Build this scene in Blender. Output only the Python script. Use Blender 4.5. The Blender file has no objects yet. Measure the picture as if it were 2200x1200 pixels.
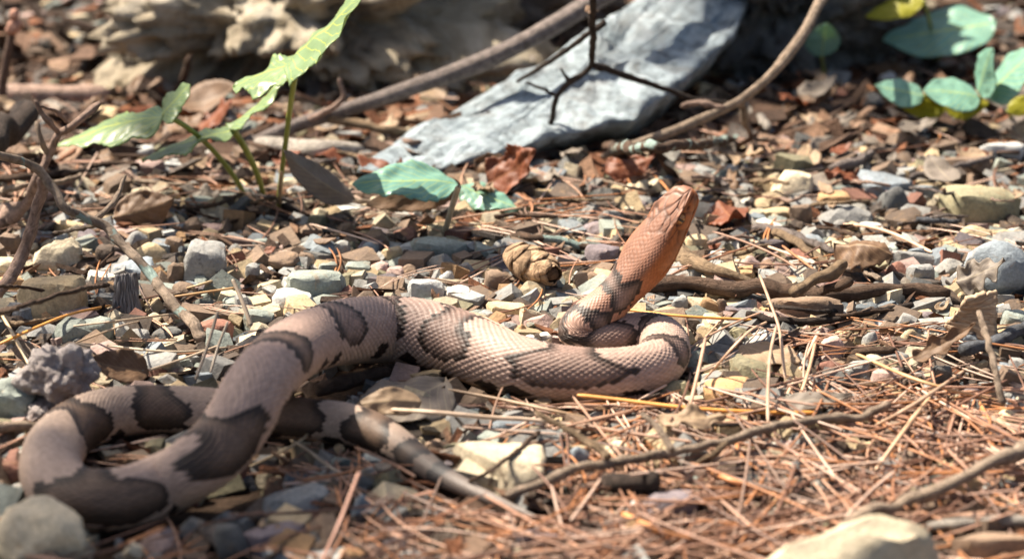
import bpy, bmesh, math, random
import numpy as np
from mathutils import Vector, Matrix, Quaternion

random.seed(7)
rng = np.random.default_rng(11)
scene = bpy.context.scene
col = scene.collection

# ------------------------------------------------------------------ camera
ELEV = math.radians(18.0)
DIST = 0.75
HFOV = math.radians(26.3)
cam_data = bpy.data.cameras.new('camera')
cam = bpy.data.objects.new('camera', cam_data)
col.objects.link(cam)
scene.camera = cam
CAM = np.array([0.0, -DIST * math.cos(ELEV), DIST * math.sin(ELEV)])
cam.location = CAM
cam.rotation_euler = (math.pi / 2 - ELEV, 0, 0)
cam_data.sensor_width = 36.0
cam_data.lens = 18.0 / math.tan(HFOV / 2)
cam_data.clip_start = 0.01
cam_data.clip_end = 200.0
cam_data.dof.use_dof = True
cam_data.dof.focus_distance = 0.705
cam_data.dof.aperture_fstop = 13.0
cam_data.dof.aperture_blades = 0

# ------------------------------------------------------------------ light
SUN_EL = math.radians(55)
SUN_AZ = math.radians(-62)          # measured from +Y towards +X
SUN = np.array([math.sin(SUN_AZ) * math.cos(SUN_EL), math.cos(SUN_AZ) * math.cos(SUN_EL), math.sin(SUN_EL)])
world = bpy.data.worlds.new('World')
scene.world = world
world.use_nodes = True
wn = world.node_tree.nodes
wl = world.node_tree.links
for n in list(wn):
    wn.remove(n)
sky = wn.new('ShaderNodeTexSky')
sky.sky_type = 'NISHITA'
sky.sun_disc = False
sky.sun_elevation = SUN_EL
sky.sun_rotation = SUN_AZ
sky.dust_density = 4.0
sky.ozone_density = 0.4
bg = wn.new('ShaderNodeBackground')
bg.inputs['Strength'].default_value = 0.055
wo = wn.new('ShaderNodeOutputWorld')
wl.new(sky.outputs[0], bg.inputs[0])
wl.new(bg.outputs[0], wo.inputs[0])
sd = bpy.data.lights.new('sun', 'SUN')
sd.energy = 5.0
sd.angle = math.radians(0.53)
sd.color = (1.0, 0.9, 0.76)
sun = bpy.data.objects.new('sun', sd)
col.objects.link(sun)
sun.location = (0, 0, 6)
sun.rotation_euler = Vector(-SUN).to_track_quat('-Z', 'Y').to_euler()

vs = scene.view_settings
vs.view_transform = 'Standard'
vs.look = 'None'
vs.gamma = 1.0
vs.exposure = 1.48
vs.use_curve_mapping = False
scene.render.engine = 'CYCLES'
scene.cycles.use_denoising = True
scene.cycles.max_bounces = 6
scene.cycles.transparent_max_bounces = 6

# ------------------------------------------------------------------ picture <-> place
FPX = 1100.0 / math.tan(HFOV / 2)
FWD = np.array([0.0, math.cos(ELEV), -math.sin(ELEV)])
UPV = np.array([0.0, math.sin(ELEV), math.cos(ELEV)])

def ray(px, py):
    return FWD + np.array([1.0, 0, 0]) * ((px - 1100) / FPX) + UPV * ((600 - py) / FPX)

def P(px, py, z=0.0):
    d = ray(px, py)
    return CAM + d * ((z - CAM[2]) / d[2])

def Q(px, py, y):
    d = ray(px, py)
    return CAM + d * ((y - CAM[1]) / d[1])

def relean(pts, base_px, keep=0.3):
    """keep a plant or sprig near the upright plane through its foot"""
    yb = P(base_px[0], base_px[1], 0.0)[1]
    out = []
    for p in pts:
        y = yb + (P(*p)[1] - yb) * keep
        out.append((p[0], p[1], Q(p[0], p[1], y)[2]))
    return out

def depth(p):
    return float(np.dot(np.asarray(p) - CAM, FWD))

def mpp(p):
    return depth(p) / FPX          # metres per picture pixel at that place

def project(p):
    v = np.asarray(p) - CAM
    d = float(np.dot(v, FWD))
    return 1100 + v[0] / d * FPX, 600 - float(np.dot(v, UPV)) / d * FPX

# ------------------------------------------------------------------ numpy noise
def _hash(ix, iy, iz):
    n = (ix * 374761393 + iy * 668265263 + iz * 2147483647 + 1013904223).astype(np.int64) & 0xFFFFFFFF
    n = ((n ^ (n >> 13)) * 1274126177) & 0xFFFFFFFF
    n = n ^ (n >> 16)
    return (n & 0xFFFF) / 65535.0

def vnoise(p):
    p = np.asarray(p, dtype=np.float64)
    i = np.floor(p).astype(np.int64)
    f = p - i
    f = f * f * (3 - 2 * f)
    x, y, z = i[:, 0], i[:, 1], i[:, 2]
    r = 0
    for dx in (0, 1):
        for dy in (0, 1):
            for dz in (0, 1):
                w = (f[:, 0] if dx else 1 - f[:, 0]) * (f[:, 1] if dy else 1 - f[:, 1]) * (f[:, 2] if dz else 1 - f[:, 2])
                r = r + w * _hash(x + dx, y + dy, z + dz)
    return r * 2 - 1

def fbm(p, octs=4, gain=0.5):
    a, s, t = 1.0, 1.0, 0
    for k in range(octs):
        t = t + a * vnoise(np.asarray(p) * s + 17.3 * k)
        a *= gain
        s *= 2.03
    return t

# ------------------------------------------------------------------ materials
class NT:
    def __init__(self, name):
        self.m = bpy.data.materials.new(name)
        self.m.use_nodes = True
        self.t = self.m.node_tree
        for n in list(self.t.nodes):
            self.t.nodes.remove(n)
        self.out = self.n('ShaderNodeOutputMaterial')
    def n(self, kind, **kw):
        nd = self.t.nodes.new(kind)
        for k, v in kw.items():
            if k.startswith('i_'):
                nd.inputs[k[2:].replace('_', ' ')].default_value = v
            else:
                setattr(nd, k, v)
        return nd
    def l(self, a, b):
        self.t.links.new(a, b)
    def noise(self, vec, scale, detail=4, rough=0.55, dist=0.0):
        nd = self.n('ShaderNodeTexNoise')
        nd.inputs['Scale'].default_value = scale
        nd.inputs['Detail'].default_value = detail
        nd.inputs['Roughness'].default_value = rough
        nd.inputs['Distortion'].default_value = dist
        if vec is not None:
            self.l(vec, nd.inputs['Vector'])
        return nd.outputs['Fac']
    def ramp(self, fac, stops):
        nd = self.n('ShaderNodeValToRGB')
        cr = nd.color_ramp
        while len(cr.elements) < len(stops):
            cr.elements.new(0.5)
        for e, (p, c) in zip(cr.elements, stops):
            e.position = p
            e.color = c if len(c) == 4 else (*c, 1)
        self.l(fac, nd.inputs[0])
        return nd.outputs[0]
    def mix(self, fac, a, b, blend='MIX'):
        nd = self.n('ShaderNodeMix', data_type='RGBA', blend_type=blend)
        for s, v in ((nd.inputs[0], fac), (nd.inputs[6], a), (nd.inputs[7], b)):
            if isinstance(v, bpy.types.NodeSocket):
                self.l(v, s)
            elif isinstance(v, tuple):
                s.default_value = v if len(v) == 4 else (*v, 1)
            else:
                s.default_value = v
        return nd.outputs[2]
    def math(self, op, a, b=0.0):
        nd = self.n('ShaderNodeMath', operation=op)
        for s, v in ((nd.inputs[0], a), (nd.inputs[1], b)):
            if isinstance(v, bpy.types.NodeSocket):
                self.l(v, s)
            else:
                s.default_value = v
        return nd.outputs[0]
    def bump(self, h, strength, dist, nrm=None):
        nd = self.n('ShaderNodeBump')
        nd.inputs['Strength'].default_value = strength
        nd.inputs['Distance'].default_value = dist
        self.l(h, nd.inputs['Height'])
        if nrm is not None:
            self.l(nrm, nd.inputs['Normal'])
        return nd.outputs[0]
    def pbr(self, color, rough=0.85, nrm=None, spec=0.3):
        b = self.n('ShaderNodeBsdfPrincipled')
        if isinstance(color, tuple):
            b.inputs['Base Color'].default_value = (*color, 1)
        else:
            self.l(color, b.inputs['Base Color'])
        if isinstance(rough, bpy.types.NodeSocket):
            self.l(rough, b.inputs['Roughness'])
        else:
            b.inputs['Roughness'].default_value = rough
        b.inputs['Specular IOR Level'].default_value = spec
        if nrm is not None:
            self.l(nrm, b.inputs['Normal'])
        return b
    def end(self, sh):
        self.l(sh.outputs[0], self.out.inputs[0])
        return self.m

def pos_vec(t):
    return t.n('ShaderNodeNewGeometry').outputs['Position']

def tint_source(t, kind):
    if kind == 'object':
        return t.n('ShaderNodeObjectInfo').outputs['Color']
    nd = t.n('ShaderNodeAttribute', attribute_name='tint')
    return nd.outputs['Color']

def stone_material(name, kind):
    t = NT(name)
    p = pos_vec(t)
    c = tint_source(t, kind)
    big = t.noise(p, 55, 5, 0.6, 0.6)
    fine = t.noise(p, 900, 4, 0.7)
    v = t.ramp(big, [(0.28, (0.6, 0.58, 0.56)), (0.5, (0.95, 0.95, 0.95)), (0.72, (1.25, 1.2, 1.12))])
    c1 = t.mix(1.0, c, v, 'MULTIPLY')
    v2 = t.ramp(fine, [(0.3, (0.72, 0.72, 0.72)), (0.7, (1.2, 1.2, 1.2))])
    c2 = t.mix(1.0, c1, v2, 'MULTIPLY')
    # rust and iron stains with a shape of their own
    st = t.ramp(t.noise(p, 130, 6, 0.65, 1.2), [(0.58, (0, 0, 0)), (0.68, (1, 1, 1))])
    sf = t.math('MULTIPLY', st, 0.45)
    c3 = t.mix(sf, c2, (0.30, 0.185, 0.09))
    dk = t.ramp(t.noise(p, 420, 3, 0.6), [(0.66, (0, 0, 0)), (0.72, (1, 1, 1))])
    c4 = t.mix(t.math('MULTIPLY', dk, 0.4), c3, (0.05, 0.045, 0.04))
    nr = t.bump(t.noise(p, 330, 6, 0.65), 0.7, 0.0012)
    nr = t.bump(fine, 0.35, 0.0004, nr)
    return t.end(t.pbr(c4, 0.82, nr, 0.35))

def bark_material(name, kind='object', lichen=0.0, scale=1.0):
    t = NT(name)
    p = pos_vec(t)
    c = tint_source(t, kind)
    n1 = t.noise(p, 260 * scale, 5, 0.65, 0.8)
    v = t.ramp(n1, [(0.3, (0.42, 0.4, 0.38)), (0.55, (1, 1, 1)), (0.75, (1.35, 1.3, 1.25))])
    c1 = t.mix(1.0, c, v, 'MULTIPLY')
    uv = t.n('ShaderNodeUVMap').outputs[0]
    mp = t.n('ShaderNodeMapping')
    mp.inputs['Scale'].default_value = (1.0, 9.0, 1)
    t.l(uv, mp.inputs[0])
    stripes = t.noise(mp.outputs[0], 6, 4, 0.6)
    v3 = t.ramp(stripes, [(0.3, (0.65, 0.63, 0.6)), (0.7, (1.15, 1.15, 1.15))])
    c1 = t.mix(1.0, c1, v3, 'MULTIPLY')
    if lichen > 0:
        lf = t.ramp(t.noise(p, 95, 4, 0.6, 0.5), [(1 - lichen, (0, 0, 0)), (1.03 - lichen, (1, 1, 1))])
        c1 = t.mix(lf, c1, (0.36, 0.47, 0.42))
    h = t.math('ADD', n1, stripes)
    nr = t.bump(h, 1.0, 0.0016)
    return t.end(t.pbr(c1, 0.85, nr, 0.25))

def needle_material(name, kind):
    t = NT(name)
    c = tint_source(t, kind)
    p = pos_vec(t)
    v = t.ramp(t.noise(p, 150, 3), [(0.3, (0.7, 0.66, 0.62)), (0.7, (1.2, 1.2, 1.2))])
    b = t.pbr(t.mix(1.0, c, v, 'MULTIPLY'), 0.5, None, 0.45)
    return t.end(b)

def leaf_material(name, top, under, transl=0.35, blot=0.5, vein=0.25, rough=0.45):
    t = NT(name)
    uv = t.n('ShaderNodeUVMap').outputs[0]
    p = pos_vec(t)
    sep = t.n('ShaderNodeSeparateXYZ')
    t.l(uv, sep.inputs[0])
    v = t.math('ABSOLUTE', t.math('SUBTRACT', sep.outputs[1], 0.5))
    rib = t.math('LESS_THAN', v, 0.022)
    a = t.math('SUBTRACT', t.math('MULTIPLY', sep.outputs[0], 9.0), t.math('MULTIPLY', v, 7.0))
    side = t.math('LESS_THAN', t.math('ABSOLUTE', t.math('SUBTRACT', t.math('FRACT', a), 0.5)), 0.055)
    vn = t.math('MAXIMUM', rib, side)
    n1 = t.noise(p, 120, 5, 0.6)
    vv = t.ramp(n1, [(0.3, (0.62, 0.6, 0.55)), (0.65, (1.15, 1.15, 1.15))])
    geo = t.n('ShaderNodeNewGeometry').outputs['Backfacing']
    c = t.mix(geo, top, under)
    c = t.mix(blot, c, t.mix(1.0, c, vv, 'MULTIPLY'))
    c = t.mix(t.math('MULTIPLY', vn, vein), c, (min(1, under[0] * 1.5 + 0.08), min(1, under[1] * 1.5 + 0.08), min(1, under[2] * 1.3 + 0.04)))
    sp = t.ramp(t.noise(p, 320, 2), [(0.70, (0, 0, 0)), (0.75, (1, 1, 1))])
    c = t.mix(t.math('MULTIPLY', sp, 0.6), c, (0.05, 0.035, 0.02))
    h = t.math('ADD', n1, t.math('MULTIPLY', vn, -0.5))
    nr = t.bump(h, 0.5, 0.0006)
    b = t.pbr(c, rough, nr, 0.45)
    tr = t.n('ShaderNodeBsdfTranslucent')
    t.l(c, tr.inputs[0])
    mx = t.n('ShaderNodeMixShader')
    mx.inputs[0].default_value = transl
    t.l(b.outputs[0], mx.inputs[1])
    t.l(tr.outputs[0], mx.inputs[2])
    return t.end(mx)

M = {}
M['stone'] = stone_material('stone_object_tint', 'object')
M['gravel'] = stone_material('stone_attribute_tint', 'attr')
M['bark'] = bark_material('bark', 'object')
M['bark_lichen'] = bark_material('bark_with_lichen', 'object', 0.385)
M['bark_lichen_heavy'] = bark_material('bark_with_heavy_lichen', 'object', 0.48)
M['chips'] = bark_material('wood_chips', 'attr')
M['needle'] = needle_material('dry_needle', 'object')
M['needle_attr'] = needle_material('dry_needle_litter', 'attr')
M['leaf_green'] = leaf_material('green_leaf', (0.24, 0.35, 0.17), (0.40, 0.42, 0.04), 0.4, 0.3, 0.5, 0.36)
M['leaf_mint'] = leaf_material('pale_green_leaf', (0.20, 0.40, 0.33), (0.36, 0.40, 0.07), 0.35, 0.4, 0.45, 0.38)
M['leaf_yellow'] = leaf_material('yellow_leaf', (0.42, 0.40, 0.03), (0.5, 0.46, 0.04), 0.5, 0.3, 0.2, 0.45)
M['leaf_brown'] = leaf_material('brown_dead_leaf', (0.17, 0.095, 0.05), (0.22, 0.13, 0.075), 0.22, 0.7, 0.3, 0.6)
M['leaf_red'] = leaf_material('red_brown_dead_leaf', (0.20, 0.06, 0.025), (0.25, 0.09, 0.04), 0.28, 0.7, 0.3, 0.55)
M['leaf_tan'] = leaf_material('tan_dead_leaf', (0.36, 0.25, 0.16), (0.42, 0.31, 0.2), 0.3, 0.6, 0.3, 0.6)
M['leaf_grey'] = leaf_material('grey_dead_leaf', (0.20, 0.165, 0.135), (0.26, 0.21, 0.17), 0.18, 0.7, 0.3, 0.65)
M['canopy'] = leaf_material('canopy_leaf', (0.06, 0.11, 0.03), (0.09, 0.14, 0.05), 0.25, 0.3, 0.2, 0.4)

t = NT('soil')
p_ = pos_vec(t)
cc = t.ramp(t.noise(p_, 90, 6, 0.7, 0.4), [(0.25, (0.010, 0.007, 0.005)), (0.5, (0.035, 0.024, 0.017)), (0.75, (0.085, 0.057, 0.04))])  # soil tones darkened to put deep crevice shade into the colour
cc = t.mix(t.ramp(t.noise(p_, 3.0, 4), [(0.4, (0, 0, 0)), (0.62, (1, 1, 1))]), cc, t.mix(1.0, cc, (1.5, 1.35, 1.2), 'MULTIPLY'))
M['soil'] = t.end(t.pbr(cc, 0.95, t.bump(t.noise(p_, 400, 5, 0.7), 1.0, 0.0025), 0.15))

def rock_material(name, c0, c1, c2, sc, stain=(0.2, 0.14, 0.08), stf=0.5):
    t = NT(name)
    p = pos_vec(t)
    c = t.ramp(t.noise(p, sc, 7, 0.68, 0.7), [(0.28, c0), (0.5, c1), (0.7, c2)])
    s = t.ramp(t.noise(p, sc * 0.5, 5, 0.6, 1.0), [(0.5, (0, 0, 0)), (0.66, (1, 1, 1))])
    c = t.mix(t.math('MULTIPLY', s, stf), c, stain)
    nr = t.bump(t.noise(p, sc * 3.5, 7, 0.7), 0.9, 0.006)
    nr = t.bump(t.noise(p, sc * 18, 4, 0.7), 0.5, 0.0012, nr)
    return t.end(t.pbr(c, 0.88, nr, 0.3))

M['rock_pale'] = rock_material('pale_grey_rock', (0.09, 0.095, 0.10), (0.42, 0.50, 0.54), (0.64, 0.72, 0.76), 110, (0.20, 0.15, 0.11), 0.35)
M['rock_tan'] = rock_material('tan_rock', (0.12, 0.095, 0.07), (0.38, 0.32, 0.23), (0.58, 0.52, 0.42), 34, (0.17, 0.12, 0.06), 0.6)
M['rock_dark'] = rock_material('mottled_dark_rock', (0.035, 0.035, 0.035), (0.14, 0.135, 0.125), (0.36, 0.36, 0.34), 40, (0.05, 0.045, 0.035), 0.5)
M['rock_brown'] = rock_material('brown_rock', (0.07, 0.055, 0.045), (0.2, 0.165, 0.135), (0.33, 0.29, 0.25), 30, (0.12, 0.08, 0.05), 0.4)

# ------------------------------------------------------------------ object helpers
def link(o, parent=None):
    col.objects.link(o)
    if parent is not None:
        o.parent = parent
    return o

def tag(o, label=None, cat=None, group=None, kind=None):
    if label: o['label'] = label
    if cat: o['category'] = cat
    if group: o['group'] = group
    if kind: o['kind'] = kind
    return o

def mesh_obj(name, verts, faces, mat, parent=None, smooth=True, uvs=None, tint=None):
    me = bpy.data.meshes.new(name)
    me.from_pydata([tuple(v) for v in verts], [], [tuple(int(i) for i in f) for f in faces])
    if uvs is not None:
        ul = me.uv_layers.new(name='UVMap')
        li = np.zeros(len(me.loops), dtype=np.int32)
        me.loops.foreach_get('vertex_index', li)
        ul.data.foreach_set('uv', np.asarray(uvs, dtype=np.float32)[li].ravel())
    if smooth:
        me.polygons.foreach_set('use_smooth', np.ones(len(me.polygons), dtype=bool))
    if mat is not None:
        me.materials.append(mat)
    me.update()
    o = bpy.data.objects.new(name, me)
    return link(o, parent)

def big_mesh(name, verts, faces, mat, tint=None, uvs=None, smooth=False, parent=None):
    """many triangles or quads at once (faces: n x 3 or n x 4 array)"""
    verts = np.asarray(verts, dtype=np.float32)
    faces = np.asarray(faces, dtype=np.int32)
    k = faces.shape[1]
    me = bpy.data.meshes.new(name)
    me.vertices.add(len(verts))
    me.vertices.foreach_set('co', verts.ravel())
    me.loops.add(faces.size)
    me.loops.foreach_set('vertex_index', faces.ravel())
    me.polygons.add(len(faces))
    me.polygons.foreach_set('loop_start', np.arange(0, faces.size, k, dtype=np.int32))
    me.polygons.foreach_set('use_smooth', np.full(len(faces), smooth, dtype=bool))
    if tint is not None:
        at = me.attributes.new('tint', 'FLOAT_COLOR', 'POINT')
        tc = np.ones((len(verts), 4), dtype=np.float32)
        tc[:, :3] = tint
        at.data.foreach_set('color', tc.ravel())
    if uvs is not None:
        ul = me.uv_layers.new(name='UVMap')
        ul.data.foreach_set('uv', np.asarray(uvs, dtype=np.float32)[faces.ravel()].ravel())
    me.materials.append(mat)
    me.update(calc_edges=True)
    me.validate()
    o = bpy.data.objects.new(name, me)
    return link(o, parent)

def empty(name, loc):
    o = bpy.data.objects.new(name, None)
    o.empty_display_size = 0.01
    o.location = loc
    return link(o)

def catmull(pts, n_per=8):
    pts = np.asarray(pts, dtype=float)
    P0 = np.vstack([2 * pts[0] - pts[1], pts, 2 * pts[-1] - pts[-2]])
    out = []
    for i in range(1, len(P0) - 2):
        a, b, c, d = P0[i - 1], P0[i], P0[i + 1], P0[i + 2]
        for k in range(n_per):
            u = k / n_per
            out.append(0.5 * ((2 * b) + (-a + c) * u + (2 * a - 5 * b + 4 * c - d) * u * u + (-a + 3 * b - 3 * c + d) * u ** 3))
    out.append(P0[-2])
    return np.array(out)

def resample(pts, n):
    d = np.r_[0, np.cumsum(np.linalg.norm(np.diff(pts[:, :3], axis=0), axis=1))]
    s = np.linspace(0, d[-1], n)
    return np.column_stack([np.interp(s, d, pts[:, k]) for k in range(pts.shape[1])]), s

def tube_geo(path, radii, sides=8, rough=0.0, seed=0, cap=True):
    path = np.asarray(path, dtype=float)
    n = len(path)
    T = np.gradient(path, axis=0)
    T /= np.linalg.norm(T, axis=1)[:, None] + 1e-12
    ref = np.array([0, 0, 1.0]) if abs(T[0, 2]) < 0.9 else np.array([1.0, 0, 0])
    N = ref - T[0] * ref.dot(T[0])
    N /= np.linalg.norm(N)
    verts, uvs = [], []
    L = 0
    ang = np.linspace(0, 2 * math.pi, sides, endpoint=False)
    for i in range(n):
        N = N - T[i] * N.dot(T[i])
        N /= np.linalg.norm(N) + 1e-12
        B = np.cross(T[i], N)
        if i:
            L += np.linalg.norm(path[i] - path[i - 1])
        r = radii[i] * np.ones(sides)
        if rough:
            q = path[i][None, :] / (radii.max() * 2.2) + np.column_stack([np.cos(ang), np.sin(ang), np.zeros(sides)]) * 0.9 + seed * 7.7
            r = r * (1 + rough * fbm(q, 3))
        ring = path[i] + (np.cos(ang) * r)[:, None] * N + (np.sin(ang) * r)[:, None] * B
        verts.append(ring)
        uvs.append(np.column_stack([np.full(sides, L * 60), ang / 6.283]))
    V = np.vstack(verts)
    U = np.vstack(uvs)
    F = []
    for i in range(n - 1):
        for k in range(sides):
            k2 = (k + 1) % sides
            F.append((i * sides + k, i * sides + k2, (i + 1) * sides + k2, (i + 1) * sides + k))
    if cap:
        F.append(tuple(range(sides - 1, -1, -1)))
        F.append(tuple(range((n - 1) * sides, n * sides)))
    return V, F, U

# ------------------------------------------------------------------ height map of everything lying on the ground
HX0, HX1, HY0, HY1, HS = -0.55, 0.55, -0.42, 0.80, 0.001
HNX, HNY = int((HX1 - HX0) / HS), int((HY1 - HY0) / HS)

def ground_z(x, y):
    x = np.atleast_1d(np.asarray(x, float)); y = np.atleast_1d(np.asarray(y, float))
    p = np.column_stack([x * 14, y * 14, np.zeros(len(x))])
    q = np.column_stack([x * 60 + 5, y * 60, np.zeros(len(x)) + 3])
    return 0.0022 * vnoise(p) + 0.0009 * vnoise(q) - 0.002 + 0.02 * np.clip(y - 0.35, 0, 3)

gx = HX0 + (np.arange(HNX) + 0.5) * HS
gy = HY0 + (np.arange(HNY) + 0.5) * HS
GX, GY = np.meshgrid(gx, gy, indexing='ij')
HM = ground_z(GX.ravel(), GY.ravel()).reshape(HNX, HNY)
NOGO = np.zeros((HNX, HNY), dtype=bool)
KEEP = np.zeros((HNX, HNY), dtype=bool)

def hidx(x, y):
    return (np.clip(((np.asarray(x) - HX0) / HS).astype(int), 0, HNX - 1),
            np.clip(((np.asarray(y) - HY0) / HS).astype(int), 0, HNY - 1))

def H(x, y):
    i, j = hidx(np.atleast_1d(x), np.atleast_1d(y))
    return HM[i, j]

def stamp_convex(V, F):
    """raise the height map under the top of a convex stone"""
    a, b, c = V[F[:, 0]], V[F[:, 1]], V[F[:, 2]]
    n = np.cross(b - a, c - a)
    n /= np.linalg.norm(n, axis=1)[:, None] + 1e-15
    cen = V.mean(0)
    flip = np.einsum('ij,ij->i', n, a - cen) < 0
    n[flip] *= -1
    d = np.einsum('ij,ij->i', n, a)
    i0, j0 = hidx(V[:, 0].min(), V[:, 1].min())
    i1, j1 = hidx(V[:, 0].max(), V[:, 1].max())
    if i1 - i0 < 1 or j1 - j0 < 1:
        return
    X, Y = GX[i0:i1 + 1, j0:j1 + 1], GY[i0:i1 + 1, j0:j1 + 1]
    up = n[:, 2] > 0.03
    dn = n[:, 2] < -0.03
    if not up.any() or not dn.any():
        return
    zt = ((d[up][:, None, None] - n[up, 0][:, None, None] * X - n[up, 1][:, None, None] * Y) / n[up, 2][:, None, None]).min(0)
    zb = ((d[dn][:, None, None] - n[dn, 0][:, None, None] * X - n[dn, 1][:, None, None] * Y) / n[dn, 2][:, None, None]).max(0)
    ok = zt > zb
    sub = HM[i0:i1 + 1, j0:j1 + 1]
    sub[ok] = np.maximum(sub[ok], zt[ok])

# ------------------------------------------------------------------ ground
def make_ground():
    xs = np.unique(np.r_[-40, -15, -6, -3, -1.5, np.linspace(-0.8, 0.8, 180), 1.5, 3, 6, 15, 40])
    ys = np.unique(np.r_[-30, -8, -3, -1.2, np.linspace(-0.5, 1.0, 170), 1.6, 3, 6, 15, 45])
    X, Y = np.meshgrid(xs, ys, indexing='ij')
    Z = ground_z(X.ravel(), np.clip(Y.ravel(), -2, 3)) - 0.0004
    V = np.column_stack([X.ravel(), Y.ravel(), Z])
    nx, ny = len(xs), len(ys)
    i, j = np.meshgrid(np.arange(nx - 1), np.arange(ny - 1), indexing='ij')
    a = (i * ny + j).ravel()
    F = np.column_stack([a, a + ny, a + ny + 1, a + 1])
    g = big_mesh('ground', V, F, M['soil'], smooth=True)
    tag(g, 'dark soil of the forest floor under gravel and litter', 'ground', kind='structure')
make_ground()

# ------------------------------------------------------------------ the snake
def build_snake():
    nb = P(1265, 690, 0.010)[1]
    # px, py, z of the centre line (None = resting) or ('y', depth), width in picture pixels
    ctl = [
        (1487, 403, ('y', nb + 0.004), 96), (1452, 455, ('y', nb + 0.003), 96), (1408, 522, ('y', nb + 0.002), 98),
        (1362, 590, ('y', nb + 0.001), 80), (1318, 642, ('y', nb), 88), (1272, 683, 0.012, 96),
        (1243, 711, 0.0085, 98), (1262, 733, None, 100), (1312, 729, None, 102), (1370, 720, None, 104), (1418, 727, None, 108),
        (1428, 758, None, 112), (1400, 790, None, 116), (1350, 802, None, 120), (1290, 807, None, 124), (1200, 803, None, 130),
        (1120, 791, None, 138), (1050, 768, None, 146), (980, 738, None, 150), (900, 716, None, 152), (820, 710, None, 152),
        (740, 714, 0.015, 148), (660, 737, 0.0195, 147), (600, 776, 0.0245, 148), (553, 832, 0.0245, 150), (520, 892, 0.0205, 152),
        (482, 948, 0.0155, 152), (425, 1000, 0.0125, 150), (350, 1042, None, 147), (260, 1072, None, 145), (172, 1072, None, 140),
        (118, 1035, None, 136), (112, 978, None, 130), (150, 926, None, 124), (220, 894, None, 120), (300, 881, None, 116),
        (380, 880, None, 112), (460, 884, None, 108), (560, 893, None, 104), (650, 901, None, 99), (730, 909, None, 95),
        (800, 927, None, 87), (865, 964, None, 73), (922, 1006, None, 58), (985, 1040, None, 40), (1065, 1076, None, 24), (1150, 1110, None, 7),
    ]
    rows = []
    for px, py, z, w in ctl:
        if isinstance(z, tuple):
            c = Q(px, py, z[1])
        else:
            zz = 0.011 if z is None else z
            for _ in range(4):
                c = P(px, py, zz)
                if z is None:
                    zz = w * 0.5 * mpp(c) * 0.93 - 0.0012 + 0.003 * max(0.0, 1 - w / 60.0)
        rows.append(np.r_[c, w * 0.5 * mpp(c) * (0.90 if 250 < px < 720 else 0.95)])
    path = catmull(np.array(rows), 14)
    L = np.linalg.norm(np.diff(path[:, :3], axis=0), axis=1).sum()
    NS = int(L / 0.00042)
    R, s = resample(path, NS)
    # gentle smoothing of the centre line
    for _ in range(30):
        R[1:-1] = R[1:-1] * 0.5 + (R[:-2] + R[2:]) * 0.25
    C = R[:, :3]
    rad = R[:, 3]
    T = np.gradient(C, axis=0)
    T /= np.linalg.norm(T, axis=1)[:, None]
    up = np.array([0, 0, 1.0])
    D = up - T * (T @ up)[:, None]
    D /= np.linalg.norm(D, axis=1)[:, None]
    # roll: the head and neck turn their crown towards the viewer's side
    roll = np.interp(s, [0, 0.030, 0.055, 0.085], [1, 0.95, 0.5, 0]) * math.radians(26)
    roll += np.interp(s, [0.16, 0.22, 0.30, 0.36], [0, -1, -1, 0]) * math.radians(0)
    Bv = np.cross(D, T)            # to the side
    sgn = np.where(Bv[:, 1] > 0, -1.0, 1.0)
    hd = s < 0.09
    D2 = D.copy()
    for i in np.where(hd)[0]:
        side = Bv[i] if Bv[i][1] < 0 else -Bv[i]
        D2[i] = D[i] * math.cos(roll[i]) + side * math.sin(roll[i])
    D = D2
    Bv = np.cross(D, T)
    # --- sizes: width, height above and below the axis
    HL = 0.0335
    k = s / HL
    wid = np.interp(k, [0, 0.02, 0.06, 0.13, 0.25, 0.36, 0.50, 0.66, 0.80, 0.95, 1.12, 1.35],
                    [0.0, 0.0026, 0.0040, 0.0048, 0.0057, 0.0065, 0.0078, 0.0089, 0.0090, 0.0079, 0.0066, 0.0066])
    hup = np.interp(k, [0, 0.02, 0.07, 0.16, 0.3, 0.5, 0.75, 1.0, 1.35],
                    [0.0, 0.0024, 0.0037, 0.0041, 0.0045, 0.0050, 0.0055, 0.0056, 0.0058])
    hdn = np.interp(k, [0, 0.02, 0.07, 0.2, 0.45, 0.75, 1.0, 1.35],
                    [0.0, 0.0022, 0.0040, 0.0050, 0.0060, 0.0064, 0.0060, 0.0058])
    wid = wid * 0.92; hup = hup * 0.93; hdn = hdn * 0.94
    bw = rad * np.interp(s, [0.04, 0.1, 0.2], [1.0, 1.0, 1.03])
    bl = np.clip((k - 1.1) / 0.5, 0, 1)
    bl = bl * bl * (3 - 2 * bl)
    wid = wid * (1 - bl) + bw * bl
    hup = hup * (1 - bl) + bw * 0.96 * bl
    hdn = hdn * (1 - bl) + bw * 0.92 * bl
    headness = 1 - np.clip((k - 0.75) / 0.45, 0, 1)
    NA = 192
    phi = np.linspace(-math.pi, math.pi, NA, endpoint=False)     # 0 = the back
    n_exp = 2.08 + 0.75 * headness
    sp, cp = np.sin(phi), np.cos(phi)
    PH = np.tile(phi, (NS, 1))
    ex = (2.0 / n_exp)[:, None]
    X = np.sign(sp) * np.abs(sp) ** ex * wid[:, None]
    Y = np.sign(cp) * np.abs(cp) ** ex * np.where(cp > 0, hup[:, None], hdn[:, None])
    # --- scale pattern
    NC = 34
    pitch = 0.0030 * np.clip(rad / 0.0115, 0.42, 1.1)
    pitch = np.where(k < 1.2, np.interp(k, [0, 0.35, 1.2], [0.0018, 0.0016, 0.0019]), pitch)
    pitch = np.convolve(np.r_[np.full(40, pitch[0]), pitch, np.full(40, pitch[-1])], np.ones(81) / 81, 'valid')
    U = np.cumsum(np.r_[0, np.diff(s)] / pitch)
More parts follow.
